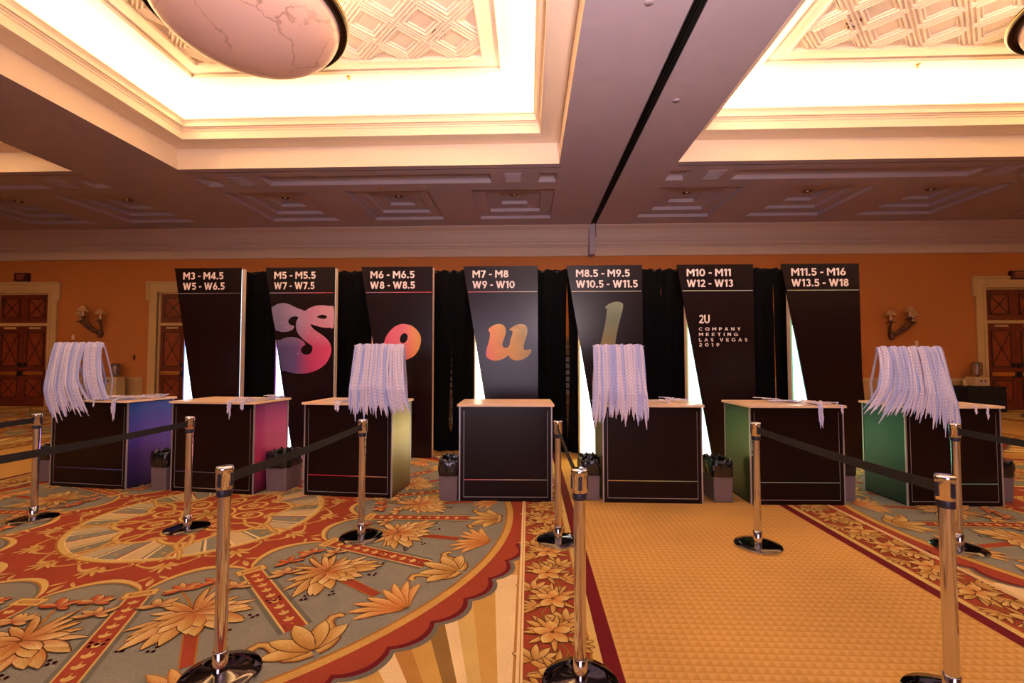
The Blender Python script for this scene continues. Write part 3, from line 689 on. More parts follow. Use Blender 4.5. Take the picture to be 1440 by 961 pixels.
    for k in range(seg):
        a0 = 2 * pi * (k + .1) / seg; a1 = 2 * pi * (k + .9) / seg; c = [TAN, (.19, .18, .12), (.40, .33, .20), BLUE][k % 4]
        A.poly([pol(.60, a0), pol(1.01, a0), pol(1.015, (a0 + a1) / 2), pol(1.01, a1), pol(.60, a1)], ZL + .0009, c)
        A.poly([pol(.60, a1), pol(1.01, a1), pol(1.01, a1 + .018), pol(.60, a1 + .018)], ZL + .001, RED if k % 2 else GREY)
        if k % 2:
            m_ = (a0 + a1) / 2; A.poly([pol(.90, m_), pol(.92, m_ + .02), pol(.94, m_), pol(.92, m_ - .02)], ZL + .0012, GOLD)
    # eight lobed red field with gold border and vines
    def lob(r0, d, nl=8, m=16, ph=0): return [pol(r0 + d * abs(sin(nl / 2 * 2 * pi * k / (nl * m) + ph)), 2 * pi * k / (nl * m)) for k in range(nl * m)]
    A.fan((0, 0), lob(.64, .14), ZL + .0013, OCHRE); A.fan((0, 0), lob(.625, .14), ZL + .0016, LGOLD); A.fan((0, 0), lob(.585, .14), ZL + .0019, RED)
    for k in range(8):
        a = k * pi / 4; F = Fr(a); F2 = Fr(a + pi / 8)
        P = [F2(.30, .10), F2(.45, .06), F2(.60, -.03), F2(.78, -.05), F2(.95, .03), F2(1.10, .06)]
        A.strip(P, [.016, .016, .020, .026, .022, .014], ZL + .0022, LGOLD, OCHRE)
        P = [F2(.30, -.10), F2(.45, -.06), F2(.60, .03), F2(.78, .05), F2(.95, -.03), F2(1.10, -.06)]
        A.strip(P, [.016, .016, .020, .026, .022, .014], ZL + .0024, LGOLD, OCHRE)
        o = F(.40, 0)
        for ra, rb, c, dz in ((.155, .115, OCHRE, 0), (.145, .105, LGOLD, 1), (.115, .08, OCHRE, 2), (.108, .074, RED, 3)):
            A.fan(o, [F(.40 + ra * cos(R(15 * g)), rb * sin(R(15 * g))) for g in range(24)], ZL + .0026 + dz * .0003, c)
        for g in range(8):
            A.leaf(o[0], o[1], a + g * pi / 4, .062, .015, ZL + .004, out=None, n=5, c0=OCHRE, c1=LGOLD)
        for g in (-2, -1, 0, 1, 2):
            q = F(.57, 0); A.leaf(q[0], q[1], a + g * .5, .11, .016, ZL + .004, out=None, n=5, c0=GOLD2, c1=LGOLD)
    A.fan((0, 0), circ(.24, 32), ZL + .0045, LGOLD); A.fan((0, 0), circ(.215, 32), ZL + .0048, RED)
    for g in range(8): A.leaf(0, 0, g * pi / 4, .19, .03, ZL + .005, n=6)
    # scrolls in the red field
    for k in range(NS):
        F = Fr(k * step + (step / 2 if 0 else 0)); zz = ZL + .001
        for s in (-1, 1):
            P = [F(1.14 + .05 * sin(t * 3.6), s * (.015 + .17 * t)) for t in [i / 9 for i in range(10)]]
            A.strip(P, [.018 * (1 - .5 * i / 9) for i in range(10)], zz, LGOLD, GOLD2)
            e = P[-1]; Q = curl(e[0], e[1], math.atan2(e[1] - P[-2][1], e[0] - P[-2][0]), .11, -s * R(-230), 8, 1.1); A.strip(Q, [.012 - .0008 * i for i in range(8)], zz + .0002, LGOLD, GOLD2)
        for g in (-2, -1, 0, 1, 2):
            q = F(1.17, 0); A.leaf(q[0], q[1], F.a + g * .42, .15 - .02 * abs(g), .014, zz + .0006, curve=g * .3, out=None, c0=GOLD2, c1=LGOLD)
        q = F(1.40, 0); A.leaf(q[0], q[1], F.a, .12, .02, zz, out=None, c0=GOLD2, c1=LGOLD)
        for s in (-1, 1):
            q = F(1.36, s * .02); A.leaf(q[0], q[1], F.a + s * .6, .10, .013, zz, curve=s * .5, out=None, c0=GOLD2, c1=LGOLD)
    return A
medA = medallion(); med_me = medA.mesh('carpet_medallion', M['carpet'])
PER = 9.46; X0 = -3.17; MYC = 4.46
for i in (-2, -1, 0, 1, 2):
    for j in (-1, 0, 1):
        x, y = X0 + i * PER, MYC + 2 * PYY * j
        if x - PX < XL or x + PX > XR or y + PYY > WY or y - PYY < YB: continue
        o = bpy.data.objects.new('carpet_medallion', med_me); C.objects.link(o); o.parent = floor; o.location = (x, y, 0)
# floral border strips: x from 0 (medallion side) to .53 (gold side)
def border(y0, y1, seed):
    A = Art(); z = .0004; W = .545; rr = random.Random(seed)
    def bar(a, b, z_, c): A.poly([(a, y0), (b, y0), (b, y1), (a, y1)], z_, c)
    bar(0, W, z, RED); bar(0, .016, 2 * z, GOLD2); bar(.016, .045, 2 * z, CREAM); bar(.40, .412, 2 * z, OCHRE); bar(.412, .458, 2 * z, LGOLD); bar(.458, W, 2 * z, MAROON)
    y = y0 + .1; k = 0; ZB = .0014
    while y < y1 - .3:
        s = 1 if k % 2 else -1; cx = .225 + s * .035
        def lf(x, yy, a, L_, W_, zq, cv=0, c1=LGOLD, c0=OCHRE): A.leaf(x, yy, R(a), L_, W_, ZB + zq, curve=cv, c0=c0, c1=c1, n=6)
        # leaf sprays left and right below the flower
        for j, (a, L_, W_) in enumerate(((115, .20, .020), (140, .19, .022), (165, .16, .018), (65, .20, .020), (40, .19, .022), (15, .16, .018), (90, .20, .018), (78, .17, .015), (102, .17, .015))):
            lf(cx - s * .03, y - .05, a + rr.uniform(-6, 6), L_, W_, .0002 * j, .25 if a > 90 else -.25, c1=GOLD)
        # bud cluster at one side
        bx = .11 if s > 0 else .30; by = y + .10
        for j, a in enumerate((150, 30, 125, 55, 90)): lf(bx, by - .04, a, .13, .020, .002 + .0002 * j, .15 if a > 90 else -.15)
        for j, a in enumerate((200, 180, -20, 0)): lf(bx, by - .03, a, .10, .014, .002, c1=GOLD)
        # big five-petal flower
        fx, fy = cx - s * .045, y + .30
        for j in range(7): lf(fx, fy, j * 51 + 20, .17, .016, .003, rr.uniform(-.4, .4), c1=GOLD)
        for j, a in enumerate((90, 162, 18, 234, 306)): lf(fx, fy, a + 6 * s, .115, .036, .0034 + .0002 * j, 0, c1=LGOLD, c0=(.42, .14, .02))
        q = (fx, fy); A.fan(q, [(q[0] + .013 * cos(R(45 * g)), q[1] + .013 * sin(R(45 * g))) for g in range(8)], ZB + .0052, DK)
        # wavy stems
        A.strip([(cx - s * .03, y - .09), (cx, y), (cx + s * .03, y + .14), (fx, fy)], [.006, .009, .009, .006], ZB + .0001, OCHRE, DK)
        for j in range(5): lf(cx + s * .05, y + .20, 90 - s * (20 + 24 * j), .13, .014, .0012 + j * .0001, -s * .3, c1=GOLD)
        y += .36; k += 1
    return A
bme = border(-1.0, 14.4, 3).mesh('carpet_border_strip', M['carpet'])
def place_border(x, flip):
    o = bpy.data.objects.new('carpet_border_strip', bme); C.objects.link(o); o.parent = floor; o.location = (x, 0, 0)
    if flip: o.rotation_euler = (0, 0, pi); o.location = (x, 13.4, 0)
for i in range(-2, 3):
    xl = X0 + i * PER + PX - .05 + .0
    if XL < xl < XR - 1: place_border(xl, False)
    xr = X0 + i * PER - PX + .05
    if XL + 1 < xr < XR: place_border(xr, True)
# ================================================================== TOWERS
DKY = 7.13
towers = [  # left top, right, box left, title 1 / 2 (text, width), line colour stops, wedge colour, wash light colour
 (-5.72, -4.62, -5.565, ('M3 - M4.5', .665), ('W5 - W6.5', .69), [(0, (.25, .25, .3)), (1, (.16, .10, .10))], (.62, .85, 1), (.15, .35, 1)),
 (-4.22, -3.09, -4.055, ('M5 - M5.5', .675), ('W7 - W7.5', .66), [(0, (.45, .35, .5)), (1, (.6, .05, .08))], (.70, .88, 1), (.55, .2, 1)),
 (-2.66, -1.515, -2.495, ('M6 - M6.5', .71), ('W8 - W8.5', .72), [(0, (.45, .2, .3)), (1, (.6, .06, .06))], (1, .50, .62), (1, .25, .22)),
 (-1.026, .150, -.855, ('M7 - M8', .568), ('W9 - W10', .668), [(0, (.7, .08, .15)), (1, (.6, .6, .45))], (1, .93, .80), (1, .7, .3)),
 (.600, 1.775, .785, ('M8.5 - M9.5', .835), ('W10.5 - W11.5', .96), [(0, (.8, .6, .4)), (1, (.5, .5, .35))], (.95, 1, .92), (.9, .85, .1)),
 (2.312, 3.475, 2.455, ('M10 - M11', .675), ('W12 - W13', .71), [(0, (.6, .6, .35)), (1, (.45, .5, .45))], (.72, 1, .93), (.5, .9, .2)),
 (3.902, 5.070, 4.040, ('M11.5 - M16', .82), ('W13.5 - W18', .86), [(0, (.55, .55, .3)), (1, (.4, .45, .4))], (.62, 1, .92), (.2, .9, .45)),
]
tl = ['leftmost tall black sign tower reading M3 - M4.5', 'black sign tower with a large starry pink and blue letter S', 'black sign tower with a pink letter o, reading M6 - M6.5',
      'middle black sign tower with a golden letter u, reading M7 - M8', 'black sign tower with a tall green letter l, reading M8.5 - M9.5', 'black sign tower with the company meeting text, reading M10 - M11', 'rightmost black sign tower reading M11.5 - M16']
S_ = [(-4.103, 2.347), (-4.074, 2.39), (-4.009, 2.428), (-3.923, 2.443), (-3.835, 2.428), (-3.726, 2.378), (-3.617, 2.335), (-3.552, 2.32), (-3.488, 2.362), (-3.38, 2.398), (-3.272, 2.404), (-3.164, 2.391), (-3.098, 2.365), (-3.096, 2.056), (-3.159, 2.046), (-3.267, 2.05), (-3.375, 2.078), (-3.466, 2.104), (-3.439, 2.047), (-3.373, 1.993), (-3.286, 1.936), (-3.199, 1.866), (-3.144, 1.781), (-3.125, 1.686), (-3.152, 1.58), (-3.214, 1.474), (-3.32, 1.39), (-3.448, 1.337), (-3.577, 1.316), (-3.728, 1.322), (-3.858, 1.358), (-3.928, 1.4), (-4.001, 1.814), (-3.954, 1.852), (-3.868, 1.888), (-3.771, 1.899), (-3.674, 1.881), (-3.586, 1.835), (-3.549, 1.781), (-3.585, 1.75), (-3.616, 1.707), (-3.605, 1.654), (-3.561, 1.622), (-3.507, 1.618), (-3.454, 1.644), (-3.429, 1.707), (-3.445, 1.76), (-3.521, 1.813), (-3.609, 1.888), (-3.671, 1.962), (-3.698, 2.037), (-3.7, 2.133), (-3.669, 2.213), (-3.723, 2.229), (-3.777, 2.218), (-3.82, 2.18), (-3.83, 2.133), (-3.797, 2.094), (-3.742, 2.079), (-3.737, 2.047), (-3.773, 2.009), (-3.849, 1.984), (-3.935, 1.98), (-4.005, 2.001), (-4.038, 2.027)]
SH = [(-3.366, 2.217), (-3.324, 2.244), (-3.27, 2.253), (-3.216, 2.237), (-3.205, 2.212), (-3.226, 2.191), (-3.269, 2.187), (-3.323, 2.2)]
O_ = [(-1.965, 2.102), (-1.841, 2.073), (-1.74, 1.984), (-1.692, 1.872), (-1.715, 1.728), (-1.793, 1.606), (-1.915, 1.54), (-2.06, 1.524), (-2.195, 1.562), (-2.271, 1.662), (-2.281, 1.795), (-2.233, 1.929), (-2.133, 2.045), (-2.043, 2.091)]
OH = [(-1.941, 1.955), (-1.905, 1.917), (-1.913, 1.85), (-1.951, 1.806), (-1.996, 1.799), (-2.028, 1.839), (-2.019, 1.906), (-1.986, 1.946)]
U_ = [(-0.626, 2.014), (-0.538, 2.081), (-0.46, 2.098), (-0.394, 2.08), (-0.354, 2.025), (-0.354, 1.947), (-0.383, 1.859), (-0.405, 1.771), (-0.383, 1.731), (-0.328, 1.727), (-0.295, 1.771), (-0.284, 1.837), (-0.257, 1.925), (-0.25, 1.98), (-0.295, 2.014), (-0.195, 2.08), (-0.107, 2.097), (-0.052, 2.079), (-0.019, 2.035), (-0.019, 1.947), (-0.052, 1.837), (-0.074, 1.738), (-0.052, 1.694), (0.014, 1.7), (0.046, 1.694), (0.035, 1.639), (-0.031, 1.573), (-0.129, 1.529), (-0.217, 1.529), (-0.283, 1.562), (-0.317, 1.606), (-0.372, 1.562), (-0.482, 1.524), (-0.57, 1.529), (-0.647, 1.573), (-0.663, 1.639), (-0.648, 1.727), (-0.615, 1.837), (-0.6, 1.948)]
L_ = [(1.194, 2.355), (1.266, 2.411), (1.347, 2.438), (1.419, 2.438), (1.467, 2.414), (1.474, 2.365), (1.458, 2.284), (1.424, 2.155), (1.391, 2.026), (1.366, 1.897), (1.349, 1.768), (1.356, 1.655), (1.435, 1.607), (1.403, 1.527), (1.275, 1.479), (1.147, 1.495), (1.092, 1.575), (1.101, 1.688), (1.117, 1.768), (1.159, 1.929), (1.2, 2.123), (1.217, 2.253), (1.222, 2.325)]
PINKG = mat2d('letter_s_print', [(0, (.07, .06, .16)), (.35, (.12, .07, .22)), (.60, (.55, .05, .16)), (1, (.78, .07, .20))],
    [(0, (.22, .18, .30)), (.4, (.42, .27, .42)), (.6, (.60, .25, .38)), (1, (.72, .36, .46))], -4.0, -3.12, 1.72, 2.12)
letters = {1: [(S_, [SH], PINKG)],
 2: [(O_, [OH], grad_mat('letter_o_print', [(0, (.85, .12, .22)), (.55, (.90, .22, .30)), (.8, (.92, .36, .16)), (1, (.85, .42, .12))], axis='X', lo=-2.28, hi=-1.70, noise=.15))],
 3: [(U_, [], grad_mat('letter_u_print', [(0, (.85, .20, .22)), (.2, (.85, .34, .16)), (.5, (.70, .38, .12)), (.8, (.50, .36, .16)), (1, (.42, .36, .22))], diag=(.8, 0, .25), lo=-.14, hi=.56, noise=.2))],
 4: [(L_, [], grad_mat('letter_l_print', [(0, (.34, .20, .06)), (.4, (.20, .17, .07)), (.7, (.14, .17, .09)), (1, (.22, .25, .14))], axis='Z', lo=1.5, hi=2.45, noise=.15))]}
for i, (xl, xr, bl, t1, t2, lc, wc, lightc) in enumerate(towers):
    cx = (xl + xr) / 2
    t = empty('sign_tower', (cx, DKY, 0), 0, tl[i], 'sign tower', 'sign towers in a row behind the counters')
    X = lambda q: q - cx
    zt = 3.015
    B(X(bl), X(xr), .03, .13, .0, zt - .004).build('light_box', M['cream'], t, bevel=.003)
    em = mat(f'lit_face_{i}', wc, .5, emit=wc, es=3.4)
    B(X(bl) + .022, X(xr) - .01, .026, .031, .02, zt - .03).build('lit_face', em, t)
    ed = mat(f'lit_edge_{i}', tuple(q * .5 + .02 for q in lightc), .5, emit=lightc, es=.6)
    B(X(bl) + .012, X(bl) + .024, .022, .030, .02, zt - .03).build('coloured_edge', ed, t)
    MB().prism_xz([(X(xl), zt), (X(xl) + .50, 0), (X(xr), 0), (X(xr), zt)], -.012, .010).build('front_panel', M['panel'], t)
    # folded return of the panel edge lets the lit face show only left of the slant
    xa = X(xl) + .131 * .5
    xa = X(xl) + (zt - 2.606) / zt * .50
    lm = grad_mat(f'rule_print_{i}', lc, axis='X', lo=xa, hi=X(xr), rough=.5)
    B(xa + .01, X(xr) - .012, -.0135, -.012, 2.601, 2.611).build('rule', lm, t)
    text_obj('lettering', t1[0], X(xl) + .147, 2.832, .115, t1[1], M['text'], t, -.0135)
    text_obj('lettering', t2[0], X(xl) + .145, 2.664, .115, t2[1], M['text'], t, -.0135)
    for (P, H, m_) in letters.get(i, []):
        q = shape_obj('letter', [(a, b) for a, b in P], [[(a, b) for a, b in h] for h in H], -.014, m_, t)
        q.location = (-cx, 0, 0)
    if i == 5:
        text_obj('lettering', '2U', X(2.636), 2.099, .133, .165, M['text'], t, -.0135, space=.05)
        for s, z, wd in (('COMPANY', 1.986, .635), ('MEETING', 1.903, .595), ('LAS VEGAS', 1.819, .735), ('2019', 1.742, .308)):
            text_obj('lettering', s, X(2.632), z, .05, wd, M['text'], t, -.0135, space=.62)
    # small coloured washer lamp on the floor between the panel and the lit face
    l = area('wash_lamp', (cx + X(bl) + .12, DKY - .03, .06), (R(62), 0, R(0)), .16, .05, 5.0, lightc); l.parent = None
    l.rotation_euler = (R(-75), 0, 0); l.location = (xl + .36, DKY - .035, .35); l.rotation_euler = (R(75), 0, R(180)); l.data.size = .12; l.data.size_y = .5

# ================================================================== DRAPES on their pipe
def drape(x0, x1, lab, el=None, er=None, seed=0):
    rr = random.Random(seed); mb = MB(); nz = 30; L0 = x1 - x0; nx = max(14, int(L0 * 26)); H = 3.035
    ph = [rr.uniform(0, 6.28) for _ in range(3)]
    for j in range(nz + 1):
        z = H * j / nz; t = j / nz
        a = x0 + (el(z) if el else 0); b = x1 + (er(z) if er else 0)
        for i in range(nx + 1):
            x = a + (b - a) * i / nx; X_ = i / nx * L0
            y = 7.62 + (.035 + .02 * (1 - t)) * sin(X_ * 26 + ph[0] + .3 * sin(z * 1.3)) + .02 * sin(X_ * 11 + ph[1]) * (1 - t)
            mb.v.append((x, y, .012 + z + (.012 * sin(X_ * 40 + ph[2]) if j == nz else 0)))
    mb.f = [(j * (nx + 1) + i, j * (nx + 1) + i + 1, (j + 1) * (nx + 1) + i + 1, (j + 1) * (nx + 1) + i) for j in range(nz) for i in range(nx)]
    mb.sm = [True] * len(mb.f)
    o = mb.build('velvet_drape', M['drape']); s = o.modifiers.new('thick', 'SOLIDIFY'); s.thickness = .006
    tag(o, lab, 'drape', 'black drapes hung behind the sign towers'); return o
def slit(z0, z1, w_): return lambda z: w_ * max(0, sin(pi * (z - z0) / (z1 - z0))) ** .6 if z0 < z < z1 else 0
import functools
gapA = lambda z: .042 * max(0, min(1, (1.95 - z) / 1.5)) ** 1.2 * (1 if z > .42 else max(0, (z - .30) / .12))
drape(-5.72, -1.29, 'black velvet drape behind the three left sign towers', el=lambda z: -.30 * max(0, 1 - z / 3.04) ** 1.1, er=lambda z: -gapA(z) * 1.2, seed=1)
drape(-1.285, .645, 'black velvet drape behind the middle sign tower', el=lambda z: gapA(z) * .6, er=lambda z: -slit(.18, 2.75, .02)(z), seed=2)
drape(.65, 2.205, 'black velvet drape behind the sign tower with the letter l', el=slit(.18, 2.75, .035), er=lambda z: -slit(2.5, 2.82, .012)(z), seed=3)
drape(2.21, 4.02, 'black velvet drape behind the sign tower reading M10 - M11', el=slit(2.5, 2.82, .012), er=lambda z: -slit(2.25, 2.75, .008)(z), seed=4)
drape(4.025, 5.33, 'black velvet drape behind the rightmost sign tower', er=lambda z: .20 * (1 - z / 3.03) - .10 * max(0, (z - 2.8) / .23) ** 2, el=slit(2.25, 2.75, .006), seed=5)
t = empty('drape_support', (0, 7.66, 0), 0, 'pipe frame carrying the black drapes behind the towers', 'pipe frame')
MB().tube([(-5.72, 0, 3.02), (5.25, 0, 3.02)], .018, 10).build('crossbar', M['dark'], t)
for x in (-5.6, -2.0, 1.5, 5.2):
    MB().tube([(x, .06, .01), (x, .06, 3.0)], .02, 10).build('upright', M['dark'], t); B(x - .2, x + .2, -.0, .35, .0, .012).build('base_plate', M['dark'], t)
# stock of cartons and shoe boxes behind the drapes, seen through the slits
def stack(x, y, big, shoes, where, grp):
    z = .0
    for k in range(big):
        w_, d, h = .55, .40, .30; rr = random.Random(int(x * 10) + k); z0 = z
        o = empty('carton', (x + rr.uniform(-.02, .02), y, z), rr.uniform(-.04, .04), f'brown carton {["lowest", "second from the floor", "third from the floor", "fourth from the floor"][k]} {where}', 'carton', grp)
        B(-w_ / 2, w_ / 2, -d / 2, d / 2, 0, h).build('carton_body', M['carton'], o, bevel=.004)
        B(-w_ / 2, w_ / 2, -d / 2 - .001, -d / 2, h * .47, h * .53).build('tape', M['cream'], o)
        B(.02, .20, -d / 2 - .002, -d / 2, .05, .22).build('paper_label', M['shoebox'], o)
        z += h + .001
    names = ['lowest', 'second', 'third', 'fourth', 'fifth', 'topmost']
    for k in range(shoes):
        o = empty('shoe_box', (x, y, z), 0, f'{names[k]} white shoe box of the pile {where}', 'shoe box', 'shoe boxes behind the drapes')
        B(-.17, .17, -.16, .16, 0, .085).build('box_body', M['shoebox'], o); B(-.175, .175, -.165, .165, .085, .118).build('box_lid', M['lid'], o)
        z += .119
    if shoes:
        o = empty('carton', (x, y, z), 0, f'brown carton on top of the shoe boxes {where}', 'carton', grp); B(-.25, .25, -.18, .18, 0, .32).build('carton_body', M['carton'], o); B(-.25, .25, -.181, -.18, .15, .17).build('tape', M['cream'], o)
stack(-1.43, 8.55, 3, 6, 'behind the slit left of the middle tower', 'cartons stacked behind the drapes')
stack(.74, 8.55, 3, 6, 'behind the slit right of the middle tower', 'cartons stacked behind the drapes')

# ================================================================== COUNTERS
blueg = [(0, (.012, .004, .03)), (.35, (.05, .012, .13)), (.65, (.07, .05, .33)), (1, (.015, .09, .36))]
cs = [  # front-left, front-right corners on the floor, side colour ramp from foot to top
 ((-5.83, 5.403), (-4.753, 5.262), blueg, [(0, (.05, .01, .14)), (.5, (.1, .06, .3)), (1, (.1, .15, .5))]),
 ((-4.194, 5.253), (-3.135, 5.124), [(0, (.10, .008, .03)), (.35, (.45, .04, .14)), (.7, (.42, .03, .20)), (1, (.20, .02, .17))], [(0, (.10, .12, .2)), (1, (.16, .14, .22))]),
 ((-2.553, 5.145), (-1.521, 5.05), [(0, (.10, .04, .005)), (.4, (.28, .27, .05)), (.7, (.50, .55, .13)), (1, (.42, .48, .10))], [(0, (.5, .02, .05)), (.5, (.5, .02, .05)), (1, (.6, .45, .25))]),
 ((-.75, 4.985), (.252, 5.005), [(0, (.3, .2, .1)), (1, (.4, .3, .1))], [(0, (.7, .04, .10)), (.5, (.6, .45, .35)), (1, (.2, .25, .2))]),
 ((.811, 5.009), (1.859, 4.999), [(0, (.03, .03, .005)), (.5, (.11, .12, .015)), (1, (.09, .13, .01))], [(0, (.75, .3, .12)), (.5, (.4, .5, .2)), (1, (.2, .2, .18))]),
 ((2.368, 4.985), (3.346, 5.0), [(0, (.003, .012, .002)), (.4, (.008, .045, .010)), (.75, (.008, .085, .028)), (1, (.008, .06, .018))], [(0, (.25, .35, .25)), (1, (.2, .35, .25))]),
 ((3.985, 4.99), (4.968, 5.008), [(0, (.0, .012, .008)), (.45, (.0, .055, .035)), (1, (.0, .075, .048))], [(0, (.1, .5, .3)), (1, (.25, .4, .3))]),
]
cl = ['black counter with blue side panel, leftmost of the row', 'black counter with magenta side panel, second from the left', 'black counter with yellow-green side panel, third from the left', 'black counter with a bare cream top, in the middle of the row',
      'black counter with olive side panel, just right of the middle one', 'black counter with bright green side panel, second from the right', 'black counter with teal side panel, rightmost of the row']
CH = 1.03; counters = []
for i, (a, b, sp, ln) in enumerate(cs):
    W = math.dist(a, b) / 2; rz = math.atan2(b[1] - a[1], b[0] - a[0]); D = .60
    t = empty('counter', ((a[0] + b[0]) / 2, (a[1] + b[1]) / 2, 0), rz, cl[i], 'counter', 'black registration counters in a row'); counters.append((t, W))
    B(-W, W, 0, D, .0, CH).build('body', M['black'], t, bevel=.004)
    sm = grad_mat(f'side_ramp_{i}', sp, axis='Z', lo=.02, hi=CH, rough=.42, noise=.25, noise_s=1.2)  # side colour by height, with shadow at the foot put into the ramp
    for s in (-1, 1): B(min(s * W, s * (W + .003)), max(s * W, s * (W + .003)), .02, D - .02, .02, CH - .01).build('side_panel', sm, t)
    for s in (-1, 1):
        B(s * W - .007 + s * .001, s * W + .007 + s * .001, -.005, .01, .0, CH).build('corner_edge', M['silver'], t)
        B(s * (W + .001) - .006, s * (W + .001) + .006, D - .01, D + .004, .0, CH).build('corner_edge', M['silver'], t)
    for s in (-1, 1): B(s * (W - .045) - .002, s * (W - .045) + .002, -.0015, 0, .05, CH - .05).build('inlay_line', M['silver'], t)
    B(-W + .045, W - .045, -.0015, 0, .048, .054).build('inlay_line', M['silver'], t)
    lm = grad_mat(f'inlay_print_{i}', ln, axis='X', lo=-W, hi=W, rough=.4)
    B(-W + .045, W - .045, -.002, 0, .232, .240).build('coloured_inlay_line', lm, t)
    mb = MB(); r = .03; x0, x1, y0, y1 = -W - .03, W + .03, -.045, D + .045; P = []
    for cx_, cy_, a0 in ((x1 - r, y1 - r, 0), (x0 + r, y1 - r, 90), (x0 + r, y0 + r, 180), (x1 - r, y0 + r, 270)):
        for k in range(5): q = R(a0 + 22.5 * k); P.append((cx_ + r * cos(q), cy_ + r * sin(q)))
    n = len(P); mb.add([(x, y, CH) for x, y in P] + [(x, y, CH + .024) for x, y in P], [tuple(range(n - 1, -1, -1)), tuple(range(n, 2 * n))] + [(k, (k + 1) % n, (k + 1) % n + n, k + n) for k in range(n)])
    mb.build('countertop', M['top'], t, bevel=.003)
CT = CH + .024

# ================================================================== LANYARD RACKS
def ribbon(pts, w_, th, side):
    """flat woven cord along pts; side(i) = unit vector across; UV.y = length"""
    mb = MB(); L = 0; n = len(pts)
    for i, p in enumerate(pts):
        if i: L += math.dist(p, pts[i - 1])
        a, b = pts[max(0, i - 1)], pts[min(n - 1, i + 1)]; t_ = [b[k] - a[k] for k in range(3)]; l = math.sqrt(sum(q * q for q in t_)) or 1; t_ = [q / l for q in t_]
        u = side(i); nn = (t_[1] * u[2] - t_[2] * u[1], t_[2] * u[0] - t_[0] * u[2], t_[0] * u[1] - t_[1] * u[0])
        ww = w_ * (1 if i < n - 2 else .55 if i == n - 2 else .2)
        for c_, d in ((ww, 0), (0, th), (-ww, 0), (0, -th)):
            mb.v.append(tuple(p[k] + u[k] * c_ + nn[k] * d for k in range(3))); mb.uv.append((c_ / w_ if d == 0 else 0, L))
    mb.f = [(4 * i + k, 4 * i + (k + 1) % 4, 4 * i + 4 + (k + 1) % 4, 4 * i + 4 + k) for i in range(n - 1) for k in range(4)] + [(3, 2, 1, 0), tuple(4 * (n - 1) + k for k in range(4))]
    mb.sm = [False] * len(mb.f); return mb
def rack(i, xa, xb, ya, yb, zt, bl, br, lens, lab, gname, n1, n2, n3, seed, pole=.5, surf=None, yclear=.0):
    """T stand on the counter with lanyards hung over its bar"""
    rr = random.Random(seed)
    t = empty('lanyard_rack', (xa + (xb - xa) * pole, ya + (yb - ya) * pole + .0, CT), 0, lab, 'rack', 'chrome T racks on the counters')
    px, py = t.location.x, t.location.y
    MB().tube([(0, 0, .01), (0, 0, zt - CT + .02)], .008, 10).build('pole', M['chrome'], t)
    MB().tube([(xa - px - .02, ya - py, zt - CT), (xb - px + .02, yb - py, zt - CT)], .006, 8).build('bar', M['chrome'], t)
    MB().lathe([(.001, 0), (.085, 0), (.085, .006), (.02, .012), (.001, .014)], 28).build('foot', M['chromedark'], t)
    for layer, n in ((0, n1), (1, n2), (2, n3)):
        for k in range(n):
            f = (k + .5 + rr.uniform(-.3, .3)) / n; 
            x0 = xa + (xb - xa) * f; y0 = ya + (yb - ya) * f
            xb_ = bl + (br - bl) * f + rr.uniform(-.022, .022)
            if layer == 2: xb_ = x0 + rr.uniform(-.03, .03)
            elif surf and not surf(f): xb_ += .075 * f / .66
            zb = lens(f) + rr.uniform(-.045, .045)
            if rr.random() < .10: zb -= rr.uniform(.05, .12)
            fr = -1 if layer < 2 else 1
            off = .012 + .012 * layer if layer < 2 else .03
            s_ = surf(f) if surf else False
            npt = 15; pts = []
            tz = .012 * abs(sin(f * 19)) + rr.uniform(-.004, .006); pts.append((x0 + .003, y0 - fr * .012, zt - .05)); pts.append((x0, y0 - fr * .006, zt + .002 + tz)); pts.append((x0, y0 + fr * .004, zt + .006 + tz))
            amp = rr.uniform(-.008, .008); phs = rr.uniform(0, 6)
            if fr > 0: zb = CT + .006 + rr.uniform(0, .02)
            if s_ and fr < 0: zb = max(zb, CT + .012)
            for q in range(npt):
                tt = (q + 1) / npt; z = zt - (zt - zb) * tt
                ff = max(0, tt - .1)
                x = x0 + (xb_ - x0) * (.25 * tt + .75 * tt ** 2.6) + amp * sin(tt * 5 + phs)
                y = y0 + fr * (off + (.055 + yclear) * min(1, tt * 1.5) + .012 * (1 - layer) * tt)
                if s_ and fr < 0: y = y0 + fr * (off + .10 * tt)
                pts.append((x, y, z))
            if (s_ or fr > 0):      # the end lies on the counter top
                ex, ey = pts[-1][0], pts[-1][1]; dx = rr.uniform(-.2, 1) if fr < 0 else rr.uniform(-.3, .3); dy = fr * rr.uniform(.1, .8)
                for q in range(1, 5): pts.append((ex + dx * .03 * q, ey + (dy * .022 * q if fr > 0 else -.005 * q), CT + .008 + rr.uniform(0, .02)))
            tw = rr.uniform(-.5, .5)
            o = ribbon(pts, .0155, .004, lambda i_: (cos(tw * .8), sin(tw * .8) * .5, 0)).build('lanyard', M['lanyard'])
            tag(o, gname, 'lanyard', 'lanyards hung ' + lab.split(' rack ')[1])
